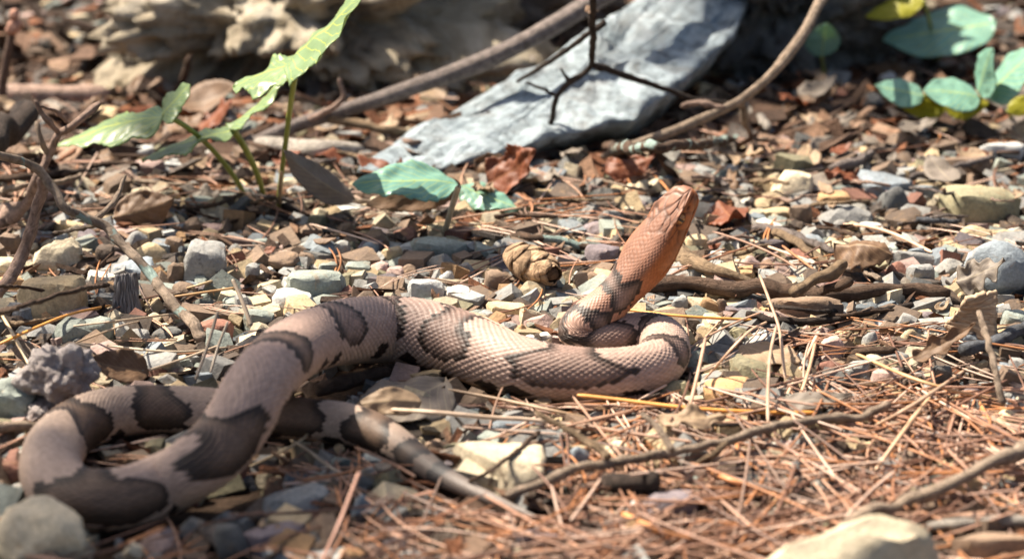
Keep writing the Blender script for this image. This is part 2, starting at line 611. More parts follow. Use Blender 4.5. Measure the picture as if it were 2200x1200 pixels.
    u = np.repeat(U[:, None], NA, 1)
    v = (PH + math.pi) / (2 * math.pi) * NC
    # staggered lattice: centres at (i, j) and (i+.5, j+.5)
    ua, va = np.round(u), np.round(v)
    ub, vb = np.round(u - 0.5) + 0.5, np.round(v - 0.5) + 0.5
    def met(du, dv):
        return np.abs(du) * 1.0 + np.abs(dv) * 1.0
    ma, mb = met(u - ua, v - va), met(u - ub, v - vb)
    pick = ma < mb
    uc, vc = np.where(pick, ua, ub), np.where(pick, va, vb)
    du, dv = u - uc, v - vc
    m = np.minimum(met(du, dv) / 0.5, 1.0)
    dome = 1 - m ** 2.6
    tilt = (du + 0.5)                                   # raised towards the tail, tucked towards the head
    keel = np.exp(-(dv / 0.085) ** 2) * np.clip(1 - m, 0, 1)
    amp = np.clip(rad / 0.0115, 0.45, 1.1)[:, None] * 0.00050
    amp = amp * np.interp(k, [0, 0.28, 0.45, 1.0], [0.10, 0.18, 0.6, 1.0])[:, None]
    belly = np.clip((np.abs(PH) - 2.2) / 0.25, 0, 1)
    disp = amp * (dome * (0.45 + 0.75 * tilt) + 0.55 * keel) * (1 - belly)
    disp += belly * amp * 0.6 * np.abs(np.sin(u * math.pi))
    # --- head shapes: brow ridge, mouth line, pit, nostril, cheek
    aph = np.abs(PH)
    K = np.repeat(k[:, None], NA, 1)
    brow = np.exp(-((K - 0.30) / 0.11) ** 2 - ((aph - 0.90) / 0.18) ** 2) * 0.0010
    canth = np.exp(-((aph - 0.88) / 0.14) ** 2) * np.interp(k, [0.03, 0.1, 0.3, 0.45], [0, 1, 1, 0])[:, None] * 0.0006
    mouth_phi = np.interp(k, [0.0, 0.05, 0.2, 0.45, 0.62, 0.76, 0.84], [1.75, 1.78, 1.86, 1.98, 1.93, 1.80, 1.74])[:, None]
    mouth = np.exp(-((aph - mouth_phi) / 0.045) ** 2) * np.interp(k, [0.0, 0.03, 0.74, 0.84], [0, 1, 1, 0])[:, None] * 0.00075
    lip = np.exp(-((aph - mouth_phi + 0.2) / 0.14) ** 2) * np.interp(k, [0.03, 0.1, 0.7, 0.8], [0, 1, 1, 0])[:, None] * 0.00035
    pit = np.exp(-((K - 0.165) / 0.026) ** 2 - ((aph - 1.38) / 0.11) ** 2) * 0.0010
    nos = np.exp(-((K - 0.065) / 0.018) ** 2 - ((aph - 1.25) / 0.12) ** 2) * 0.0007
    sock = np.exp(-((K - 0.285) / 0.05) ** 2 - ((aph - 1.27) / 0.17) ** 2) * 0.0006
    hd_d = brow + canth - mouth + lip - pit - nos - sock
    # head plates: irregular cells
    hp = np.column_stack([(K * 9).ravel(), (PH * 2.6).ravel(), np.zeros(K.size)])
    fade = np.interp(k, [0.0, 0.04, 0.42, 0.60], [0.4, 1, 1, 0])[:, None] * (aph < 2.4)
    rngp = np.random.default_rng(3)
    cells = np.column_stack([rngp.uniform(-0.02, 0.62, 46) * 9, rngp.uniform(-2.5, 2.5, 46) * 2.6])
    idx = np.where(K.ravel() < 0.62)[0]
    q = hp[idx, :2]
    dd = np.sqrt(((q[:, None, :] - cells[None, :, :]) ** 2).sum(2))
    dd.sort(axis=1)
    seam = np.zeros(K.size)
    seam[idx] = np.exp(-((dd[:, 1] - dd[:, 0]) / 0.16) ** 2)
    seam = seam.reshape(K.shape) * fade
    disp = disp + hd_d - seam * 0.00030
    rr = np.sqrt(X ** 2 + Y ** 2) + 1e-9
    f = 1 + disp / np.maximum(rr, 0.0012)
    X, Y = X * f, Y * f
    V = C[:, None, :] + X[..., None] * Bv[:, None, :] + Y[..., None] * D[:, None, :]
    # --- colours; a scale has one colour, so the pattern is read at the scale's centre
    SC = np.interp(uc.ravel(), U, s).reshape(uc.shape)
    PC = np.abs((vc / NC * 2 * math.pi - math.pi))
    PC = np.where(PC > math.pi, 2 * math.pi - PC, PC)
    SGN = np.sign(vc / NC * 2 * math.pi - math.pi)
    def s_at(px, py):
        pj = np.array([project(c) for c in C[::6]])
        return s[::6], pj
    ss, pj = s_at(0, 0)
    def near(px, py, lo, hi):
        sel = np.where((ss >= lo) & (ss <= hi))[0]
        d = np.hypot(pj[sel, 0] - px, pj[sel, 1] - py)
        return ss[sel[d.argmin()]]
    # (px, py, half width on the back, half width on the flank) in metres
    L1 = near(1243, 711, 0.03, 0.12)
    Lt = near(1428, 758, L1, 0.3)
    Lx = near(600, 776, Lt, L)
    Le = near(118, 1035, Lx, L)
    bands = [
        (near(1338, 620, 0.03, L1), 0.0036, 0.0075), (near(1268, 688, 0.03, L1 + 0.01), 0.0016, 0.0042),
        (near(1290, 731, L1, Lt), 0.0045, 0.0085), (near(1398, 722, L1, Lt), 0.003, 0.0065),
        (near(1418, 776, Lt - 0.02, Lx), 0.0028, 0.0062), (near(1212, 803, Lt, Lx), 0.0075, 0.0175),
        (near(985, 741, Lt, Lx), 0.0070, 0.0115), (near(832, 711, Lt, Lx), 0.0055, 0.0085),
        (near(703, 722, Lt, Lx), 0.0065, 0.0090), (near(590, 786, Lt, Lx + 0.02), 0.0050, 0.0065),
        (near(462, 972, Lx, Le), 0.0058, 0.0110), (near(205, 1074, Lx, Le + 0.01), 0.0045, 0.0130),
        (near(150, 926, Le, L), 0.0048, 0.0105), (near(330, 880, Le, L), 0.0055, 0.0095),
        (near(520, 890, Le, L), 0.0060, 0.009), (near(650, 901, Le, L), 0.0060, 0.0095),
        (near(800, 927, Le, L), 0.0055, 0.0095), (near(893, 985, Le, L), 0.0050, 0.0050), (near(945, 1020, Le, L), 0.003, 0.003),
    ]
    band = np.zeros(SC.shape)
    edge = np.zeros(SC.shape)
    jit = _hash(np.round(uc * 2).astype(np.int64), np.round(vc * 2).astype(np.int64), np.zeros(uc.shape, dtype=np.int64))
    fl = np.clip((PC - 0.15) / 0.95, 0, 1)
    fl = fl * fl * (3 - 2 * fl)
    rear = np.clip((SC - 0.28) / 0.08, 0, 1)
    cut = np.sqrt(np.clip(1 - (np.clip(PC - 1.05 - 0.4 * rear, 0, 9) / (0.66 + 0.1 * rear)) ** 2, 0, 1))
    for c, w0, w1 in bands:
        hw = (w0 + (w1 - w0) * fl) * cut
        ir = vnoise(np.column_stack([(SC * 180 + c * 900).ravel(), (PC * 1.6 * SGN).ravel(), np.full(SC.size, c * 50)])).reshape(SC.shape)
        hw = hw * (1 + 0.28 * ir)
        x = np.abs(SC - c + SGN * np.clip(PC, 0, 1) * 0.0024 * math.sin(c * 977))
        inside = x + (jit - 0.5) * 0.0012 < hw
        e = np.clip(1.25 - (hw - x) / 0.0040, 0, 1)
        e = np.maximum(e, np.clip((PC - 1.25) / 0.4, 0, 1) * 0.7)
        band = np.where(inside, 1.0, band)
        edge = np.where(inside, e, edge)
    # belly-edge spots between the bands
    cs = [b[0] for b in bands]
    spots = []
    for a, b in zip(cs[:-1], cs[1:]):
        gap = b - a
        spots.append((a + gap * 0.5, 0.0042))
        if gap > 0.04:
            spots.append((a + 0.012, 0.0035))
    for c, w in spots:
        if c < 0.05:
            continue
        x = ((SC - c) / (w * 0.9)) ** 2 + ((PC - 2.14) / 0.30) ** 2
        ins = x + (jit - 0.5) * 0.3 < 1
        band = np.where(ins, 1.0, band)
        edge = np.where(ins, 0.9, edge)
    tail = np.clip((SC - (L - 0.060)) / 0.02, 0, 1)
    headc = 1 - np.clip((SC - 0.026) / 0.036, 0, 1)
    base = np.array([0.39, 0.27, 0.215])
    base2 = np.array([0.37, 0.27, 0.205])
    fwd = np.clip((SC - 0.30) / 0.12, 0, 1)[..., None]          # duller, greyer towards the rear
    colr = base * (1 - fwd) + base2 * fwd
    lowf = np.clip((PC - 1.5) / 0.6, 0, 1)[..., None]
    colr = colr * (1 - lowf) + np.array([0.48, 0.33, 0.235]) * lowf
    copper = np.array([0.37, 0.118, 0.032])
    hc = (headc ** 0.8)[..., None]
    colr = colr * (1 - hc) + copper * hc
    crown = (np.clip(headc * 1.3, 0, 1) * np.clip((1.15 - PC) / 0.35, 0, 1))[..., None]
    colr = colr * (1 - 0.8 * crown) + np.array([0.215, 0.115, 0.08]) * 0.8 * crown
    colr = colr * (0.86 + 0.28 * jit)[..., None]
    dark = np.array([0.027, 0.016, 0.011])
    midc = np.array([0.135, 0.085, 0.056])
    mid2 = np.array([0.25, 0.165, 0.13])
    fr = np.clip(1 - (SC - 0.24) / 0.10, 0, 1)[..., None]
    mcol = midc * (1 - fr) + mid2 * fr
    eg = np.clip(edge * 1.15, 0, 1)[..., None]
    bc = mcol * (1 - eg) + dark * eg
    bc = bc * (0.85 + 0.3 * jit)[..., None]
    colr = np.where(band[..., None] > 0.5, bc, colr)
    tg = np.array([0.05, 0.05, 0.052])
    colr = colr * (1 - 0.7 * tail[..., None]) + tg * 0.7 * tail[..., None]
    seamc = np.clip((m - 0.72) / 0.28, 0, 1) ** 2 * (1 - belly) * np.interp(k, [0.3, 0.6], [0, 1])[:, None]
    colr = colr * (1 - 0.5 * seamc)[..., None]
    colr = colr * (1 - 0.6 * seam)[..., None]
    ml = np.clip(mouth / 0.00075, 0, 1) ** 1.5
    colr = colr * (1 - 0.75 * ml[..., None])
    er = np.sqrt(((K - 0.285) / 0.062) ** 2 + ((aph - 1.24) / 0.27) ** 2)
    ring = np.exp(-((er - 1.0) / 0.16) ** 2)[..., None]
    colr = colr * (1 - 0.75 * ring)
    pl = np.clip(pit / 0.001, 0, 1)[..., None]
    colr = colr * (1 - 0.8 * pl)
    # pale postocular line and lips
    lipc = np.clip(lip / 0.00035, 0, 1)[..., None] * 0.35
    colr = colr * (1 - lipc) + np.array([0.5, 0.26, 0.13]) * lipc
    bel = np.clip((PH.__abs__() - 2.35) / 0.2, 0, 1)[..., None]
    colr = colr * (1 - bel * 0.5) + np.array([0.4, 0.3, 0.22]) * bel * 0.5
    # --- mesh
    vt = V.reshape(-1, 3)
    i, j = np.meshgrid(np.arange(NS - 1), np.arange(NA), indexing='ij')
    a = (i * NA + j).ravel()
    b = (i * NA + (j + 1) % NA).ravel()
    F = np.column_stack([a, b, b + NA, a + NA])
    root_loc = (C[NS // 3, 0], C[NS // 3, 1], 0.0)
    root = empty('snake', root_loc)
    tag(root, 'copper and tan banded snake coiled on gravel with its head raised', 'snake')
    t = NT('snake_skin')
    at = t.n('ShaderNodeAttribute', attribute_name='tint')
    pv = pos_vec(t)
    rg = t.ramp(t.noise(pv, 300, 3), [(0.3, (0.44, 0.44, 0.44)), (0.7, (0.6, 0.6, 0.6))])
    bsdf = t.pbr(at.outputs['Color'], rg, t.bump(t.noise(pv, 2500, 2), 0.15, 0.0002), 0.36)
    M['skin'] = t.end(bsdf)
    o = big_mesh('body', vt - np.array(root_loc), F, M['skin'], tint=colr.reshape(-1, 3), smooth=True, parent=root)
    # --- eyes
    te = NT('snake_eye')
    ge = te.n('ShaderNodeTexCoord').outputs['Object']
    se = te.n('ShaderNodeSeparateXYZ'); te.l(ge, se.inputs[0])
    slit = te.math('LESS_THAN', te.math('ABSOLUTE', se.outputs[0]), 0.0004)
    ce = te.mix(slit, te.ramp(te.noise(ge, 1400, 3), [(0.3, (0.30, 0.12, 0.03)), (0.7, (0.55, 0.27, 0.07))]), (0.01, 0.008, 0.006))
    M['eye'] = te.end(te.pbr(ce, 0.12, None, 0.6))
    ie = int(np.abs(k - 0.285).argmin())
    for sg in (1, -1):
        j = int(np.abs(phi - sg * 1.24).argmin())
        cpos = V[ie, j]
        nrm = Bv[ie] * math.sin(sg * 1.3) + D[ie] * math.cos(1.3)
        bm = bmesh.new()
        bmesh.ops.create_uvsphere(bm, u_segments=20, v_segments=14, radius=0.0019)
        me = bpy.data.meshes.new('eye'); bm.to_mesh(me); bm.free()
        me.polygons.foreach_set('use_smooth', np.ones(len(me.polygons), dtype=bool))
        me.materials.append(M['eye'])
        e = bpy.data.objects.new('eye', me)
        link(e, root)
        z = Vector(nrm).normalized()
        x = Vector(T[ie]); x = (x - z * x.dot(z)).normalized()
        y = z.cross(x)
        mtx = Matrix((x, y, z)).transposed().to_4x4()
        e.matrix_local = Matrix.Translation(Vector(cpos - nrm * 0.0007) - Vector(root_loc)) @ mtx
    # --- keep other things off its track
    for q in range(0, NS, 8):
        x, y = C[q, :2]
        bot = C[q, 2] - rad[q] * 0.92
        if bot > 0.010:
            continue
        r_ = max(rad[q] * 0.80, 0.0042)
        i0, j0 = hidx(x - r_, y - r_); i1, j1 = hidx(x + r_, y + r_)
        sub = NOGO[i0:i1 + 1, j0:j1 + 1]
        sub |= (GX[i0:i1 + 1, j0:j1 + 1] - x) ** 2 + (GY[i0:i1 + 1, j0:j1 + 1] - y) ** 2 < r_ * r_
    return C, rad, s
SN_C, SN_R, SN_S = build_snake()

def blocked(x, y, r):
    i0, j0 = hidx(x - r, y - r); i1, j1 = hidx(x + r, y + r)
    st = max(1, int((i1 - i0) / 12))
    sx, sy = GX[i0:i1 + 1:st, j0:j1 + 1:st], GY[i0:i1 + 1:st, j0:j1 + 1:st]
    ring = (sx - x) ** 2 + (sy - y) ** 2 <= r * r
    return bool((NOGO[i0:i1 + 1:st, j0:j1 + 1:st] & ring).any())

# ------------------------------------------------------------------ large rocks behind
def boulder(name, loc, size, rot, mat, label, seed, amp=0.25, freq=2.2, box=0.5, sub=6):
    bm = bmesh.new()
    bmesh.ops.create_icosphere(bm, subdivisions=sub, radius=1.0)
    V = np.array([v.co[:] for v in bm.verts])
    # squarer than a ball
    sq = V / np.abs(V).max(1)[:, None]
    W = V * (1 - box) + sq * box * 0.85
    n = V
    # broken facets: quantised noise gives ledges
    f1 = fbm(V * freq + seed * 3.1, 5, 0.55)
    f2 = np.abs(fbm(V * freq * 1.7 + seed * 9.7, 4, 0.55))
    W = W + n * (amp * f1 - amp * 0.8 * f2)[:, None]
    W = W * np.array(size)
    W = W + n * (0.004 * fbm(V * 22 + seed, 3))[:, None]
    for v, w in zip(bm.verts, W):
        v.co = w
    me = bpy.data.meshes.new(name)
    bm.to_mesh(me); bm.free()
    me.polygons.foreach_set('use_smooth', np.ones(len(me.polygons), dtype=bool))
    me.materials.append(mat)
    o = bpy.data.objects.new(name, me)
    o.location = loc
    o.rotation_euler = rot
    link(o)
    tag(o, label, 'rock')
    return o

b1 = P(600, 225, 0.0)
boulder('boulder', (b1[0], b1[1] + 0.085, 0.03), (0.088, 0.085, 0.050), (0.55, -0.12, 0.15), M['rock_tan'],
        'large ragged tan boulder behind the green seedlings', 1, 0.42, 2.6, 0.35)
b3 = P(930, 170, 0.0)
boulder('boulder', (b3[0], b3[1] + 0.12, 0.035), (0.085, 0.06, 0.06), (0.2, 0.1, -0.2), M['rock_brown'],
        'brown cracked rock between the tan boulder and the thick branch', 4, 0.40, 2.8, 0.4)
b2 = P(1690, 215, 0.0)
boulder('boulder', (b2[0] + 0.005, b2[1] + 0.09, 0.028), (0.062, 0.05, 0.058), (0, 0.2, 0.4), M['rock_dark'],
        'dark mottled lichen speckled rock beside the pale leaning slab', 2, 0.36, 2.6, 0.35)

def slab_rock():
    """pale leaning slab: its face runs from the litter up and away"""
    outline = [(770, 338, .009), (885, 266, .012), (1010, 205, .017), (1110, 150, .024), (1230, 73, .033), (1330, 8, .041), (1430, -60, .048), (1540, -75, .048),
               (1610, -20, .041), (1575, 60, .034), (1500, 130, .028), (1430, 188, .023), (1360, 238, .019), (1280, 258, .017), (1180, 280, .015), (1080, 304, .013), (960, 342, .010), (860, 358, .008)]
    pts = np.array([P(a, b, c) for a, b, c in outline])
    pts = resample(np.vstack([pts, pts[:1]]), 181)[0][:-1]
    cen = pts.mean(0)
    n = len(pts)
    rings = [1.0, 0.95, 0.88, 0.8, 0.72, 0.64, 0.56, 0.48, 0.4, 0.32, 0.24, 0.16, 0.08]
    V, F = [], []
    # thickness goes down and away from the viewer
    for r in rings:
        q = cen + (pts - cen) * r
        h = 0.0028 * fbm(q * 60, 4, 0.55) + 0.003 * np.abs(fbm(q * 30 + 4, 3)) - 0.0022 * np.abs(fbm(q * 140 + 9, 3)) + (1 - r) * 0.002 - 0.003
        if r == 1.0:
            h = h * 0.3 - 0.003
        V.append(q + np.array([0, -0.25, 1.0])[None, :] * h[:, None])
    V.append((cen + np.array([0, 0, 0.005]))[None, :])
    for i in range(len(rings) - 1):
        for k in range(n):
            k2 = (k + 1) % n
            F.append((i * n + k, i * n + k2, (i + 1) * n + k2, (i + 1) * n + k))
    last = (len(rings) - 1) * n
    ci = len(rings) * n
    for k in range(n):
        F.append((last + k, last + (k + 1) % n, ci))
    base = ci + 1
    side = []
    for dz, ins in ((0.007, 1.01), (0.016, 0.90)):
        q = cen + (pts - cen) * ins
        q = q - np.array([0, -0.8, 1.0])[None, :] * (dz + 0.004 * fbm(q * 90, 3))[:, None]
        side.append(q)
    V += side
    for k in range(n):
        k2 = (k + 1) % n
        F.append((k2, k, base + k, base + k2))
        F.append((base + k2, base + k, base + n + k, base + n + k2))
    F.append(tuple(base + n + k for k in range(n)))
    V = np.vstack(V)
    o = mesh_obj('rock_slab', V, F, M['rock_pale'])
    tag(o, 'pale blue-grey stone slab leaning under the thick diagonal branch', 'rock')
    bm = bmesh.new(); bm.from_mesh(o.data); bmesh.ops.recalc_face_normals(bm, faces=bm.faces); bm.to_mesh(o.data); bm.free()
slab_rock()

# ------------------------------------------------------------------ stones
def hull_variant(kind, seed):
    r = np.random.default_rng(seed)
    if kind == 'block':
        c = np.array([(a, b, d) for a in (-1, 1) for b in (-1, 1) for d in (-1, 1)], float)
        pts = c * r.uniform(0.72, 1.0, c.shape)
        pts = np.vstack([pts, r.uniform(-1, 1, (4, 3)) * np.array([1, 1, 0.95])])
    elif kind == 'slab':
        a = np.sort(r.uniform(0, 6.283, 8))
        rr = r.uniform(0.78, 1.0, 8)
        top = np.column_stack([np.cos(a) * rr, np.sin(a) * rr, r.uniform(0.55, 1.0, 8)])
        bot = np.column_stack([np.cos(a) * rr * r.uniform(0.8, 1.05, 8), np.sin(a) * rr * r.uniform(0.8, 1.05, 8), -r.uniform(0.6, 1.0, 8)])
        pts = np.vstack([top, bot])
    elif kind == 'wedge':
        pts = np.array([(-1, -1, -1), (1, -.9, -1), (1, 1, -1), (-1, .9, -1), (-.9, -.2, .6), (.2, -.3, 1.0), (.3, .4, .9), (-.8, .5, .4), (.95, .1, -.2)], float)
        pts = pts * r.uniform(0.8, 1.05, pts.shape)
    else:
        pts = r.normal(size=(26, 3))
        pts /= np.linalg.norm(pts, axis=1)[:, None]
        pts *= r.uniform(0.9, 1.0, (26, 1))
    bm = bmesh.new()
    for p in pts:
        bm.verts.new(p)
    res = bmesh.ops.convex_hull(bm, input=bm.verts)
    bmesh.ops.delete(bm, geom=[g for g in res['geom_interior'] if isinstance(g, bmesh.types.BMVert)], context='VERTS')
    bmesh.ops.triangulate(bm, faces=bm.faces)
    bm.verts.ensure_lookup_table(); bm.verts.index_update()
    HV = np.array([v.co[:] for v in bm.verts])
    mn, mx = HV.min(0), HV.max(0)
    sc = 2 / (mx - mn)
    off = (mn + mx) / 2
    HV = (HV - off) * sc
    for v, h in zip(bm.verts, HV):
        v.co = h
    HF = np.array([[v.index for v in f.verts] for f in bm.faces])
    return bm, HV, HF

def stone_mesh(name, kind, seed, cuts=3):
    bm, HV, HF = hull_variant(kind, seed)
    bmesh.ops.subdivide_edges(bm, edges=bm.edges, cuts=cuts, use_grid_fill=True)
    it = {'round': 6, 'block': 3, 'slab': 2, 'wedge': 2}[kind]
    for _ in range(it):
        bmesh.ops.smooth_vert(bm, verts=bm.verts, factor=0.5, use_axis_x=True, use_axis_y=True, use_axis_z=True)
    V = np.array([v.co[:] for v in bm.verts])
    nn = V / (np.linalg.norm(V, axis=1)[:, None] + 1e-9)
    V = V + nn * (0.12 * fbm(V * 1.6 + seed, 4, 0.6) + 0.02 * fbm(V * 6 + seed, 2))[:, None]
    V = V / np.abs(V).max(0)
    for v, p in zip(bm.verts, V):
        v.co = p
    bmesh.ops.recalc_face_normals(bm, faces=bm.faces)
    me = bpy.data.meshes.new(name)
    bm.to_mesh(me); bm.free()
    me.polygons.foreach_set('use_smooth', np.ones(len(me.polygons), dtype=bool))
    me.set_sharp_from_angle(angle=math.radians(34))
    me.materials.append(M['stone'])
    return me, HV * 0.95, HF

LIB = {k: [stone_mesh('stone', k, 10 * i + n, 3) for i in range(n_)] for n, (k, n_) in enumerate((('block', 7), ('slab', 7), ('wedge', 5), ('round', 6)))}

COL = {   # base colours (linear)
    'tan': (0.52, 0.40, 0.24), 'cream': (0.60, 0.51, 0.36), 'grey': (0.27, 0.265, 0.25), 'pale grey': (0.42, 0.42, 0.40),
    'grey-green': (0.27, 0.30, 0.265), 'blue-grey': (0.24, 0.275, 0.30), 'brown': (0.21, 0.145, 0.10), 'red-brown': (0.25, 0.115, 0.08),
    'pinkish': (0.42, 0.295, 0.255), 'dark grey': (0.115, 0.115, 0.11), 'purple-grey': (0.20, 0.165, 0.175), 'olive': (0.25, 0.225, 0.14),
    'orange-tan': (0.46, 0.28, 0.14), 'white': (0.58, 0.56, 0.50), 'dark brown': (0.105, 0.075, 0.055),
}
LANDMARKS = [(1430, 480, 'the raised snake head'), (1150, 570, 'the scaly cone'), (120, 820, 'the knobbly grey fungus'), (300, 1060, 'the snake front coil'),
             (1050, 1080, 'the snake tail tip'), (870, 400, 'the fallen green leaf'), (540, 430, 'the green seedling stems'), (275, 640, 'the grey bark chip'),
             (350, 610, 'the lichen spotted twig'), (1720, 620, 'the forked brown stick'), (2080, 670, 'the striped wood chip'), (2030, 730, 'the curled oak leaf'),
             (1600, 930, 'the long thin branch'), (2050, 1040, 'the pale foreground branch'), (1450, 790, 'the snake right bend'), (760, 680, 'the snake middle bend'),
             (1500, 260, 'the pale forked branch'), (2000, 220, 'the yellow leaves'), (700, 320, 'the white dead log'), (60, 300, 'the cut dark stick'),
             (2100, 420, 'the big olive slab'), (1080, 980, 'the tan slab with a twig'), (1100, 700, 'the gravel hollow inside the snake bend'),
             (150, 600, 'the yellow tan slab'), (1770, 1165, 'the broad tan foreground stone'), (940, 520, 'the grey-green flat slab')]

def landmark(px, py):
    d = [math.hypot((px - a), (py - b) * 1.7) for a, b, _ in LANDMARKS]
    return LANDMARKS[int(np.argmin(d))][2]

SHAPE = {'block': 'angular', 'slab': 'flat', 'wedge': 'wedge-shaped', 'round': 'rounded'}
STONES = []
def place_stone(px, py, w, h, cname, kind, label=None, rotz=None, tilt=None, dark=1.0, z_extra=0.0, name='stone'):
    """px,py centre, w,h size in picture pixels of a stone lying on the ground"""
    c0 = P(px, py + h * 0.30, 0.002)
    m = mpp(c0)
    W = w * m * 1.0
    e = math.atan2(CAM[2], np.linalg.norm(c0[:2] - CAM[:2]))
    Hh = h * m
    dep = 0.78 * W
    ht = (Hh - dep * math.sin(e) * 0.9) / math.cos(e)
    if ht < 0.28 * W:
        ht = 0.28 * W
        dep = max(0.35 * W, (Hh - ht * math.cos(e)) / math.sin(e) / 0.9)
    ht = min(ht * 1.12, 1.1 * W) + 0.0012
    hz = ht * 1.22                       # a part is in the ground
    me, HV, HF = LIB[kind][random.randrange(len(LIB[kind]))]
    o = bpy.data.objects.new(name, me)
    rz = math.radians(random.uniform(-22, 22)) if rotz is None else math.radians(rotz)
    if random.random() < 0.5 and rotz is None:
        rz += math.pi
    tl = (random.uniform(-0.16, 0.16), random.uniform(-0.16, 0.16)) if tilt is None else tilt
    Rm = (Matrix.Rotation(tl[0], 3, 'X') @ Matrix.Rotation(tl[1], 3, 'Y') @ Matrix.Rotation(rz, 3, 'Z'))
    S = np.array([W / 2, dep / 2, hz / 2])
    A = np.array(Rm) * S[None, :]
    wv = HV @ A.T
    zmin, zmax = wv[:, 2].min(), wv[:, 2].max()
    ztop = ht + z_extra
    zc = ztop - zmax
    cc = P(px, py, 0.0)
    # centre such that the projected middle fits
    pos = P(px, py, ztop - (zmax - zmin) * 0.5 * 0.9)
    gz = float(ground_z(pos[0], pos[1])[0])
    pos = np.array([pos[0], pos[1], zc + gz])
    o.location = pos
    o.rotation_euler = Rm.to_euler()
    o.scale = S
    c = np.array(COL[cname]) * dark * random.uniform(0.88, 1.12)
    o.color = (*c, 1)
    link(o)
    stamp_convex(wv + pos, HF)
    if label is None:
        sz = 'tiny' if W < 0.006 else 'small' if W < 0.010 else 'middling' if W < 0.016 else 'large'
        label = f"{sz} {cname} {SHAPE[kind]} pebble near {landmark(px, py)}"
        cat = 'pebble'
        o.name = 'pebble'
    else:
        cat = 'stone'
    tag(o, label, cat, 'stones of the gravel')
    if w > 44:
        i0, j0 = hidx(pos[0] - W * .5, pos[1] - dep * .5); i1, j1 = hidx(pos[0] + W * .5, pos[1] + dep * .5)
        KEEP[i0:i1, j0:j1] |= ((GX[i0:i1, j0:j1] - pos[0]) / (W * .5)) ** 2 + ((GY[i0:i1, j0:j1] - pos[1]) / (dep * .5)) ** 2 < 0.95
    STONES.append((pos[0], pos[1], max(W, dep) / 2))
    return o

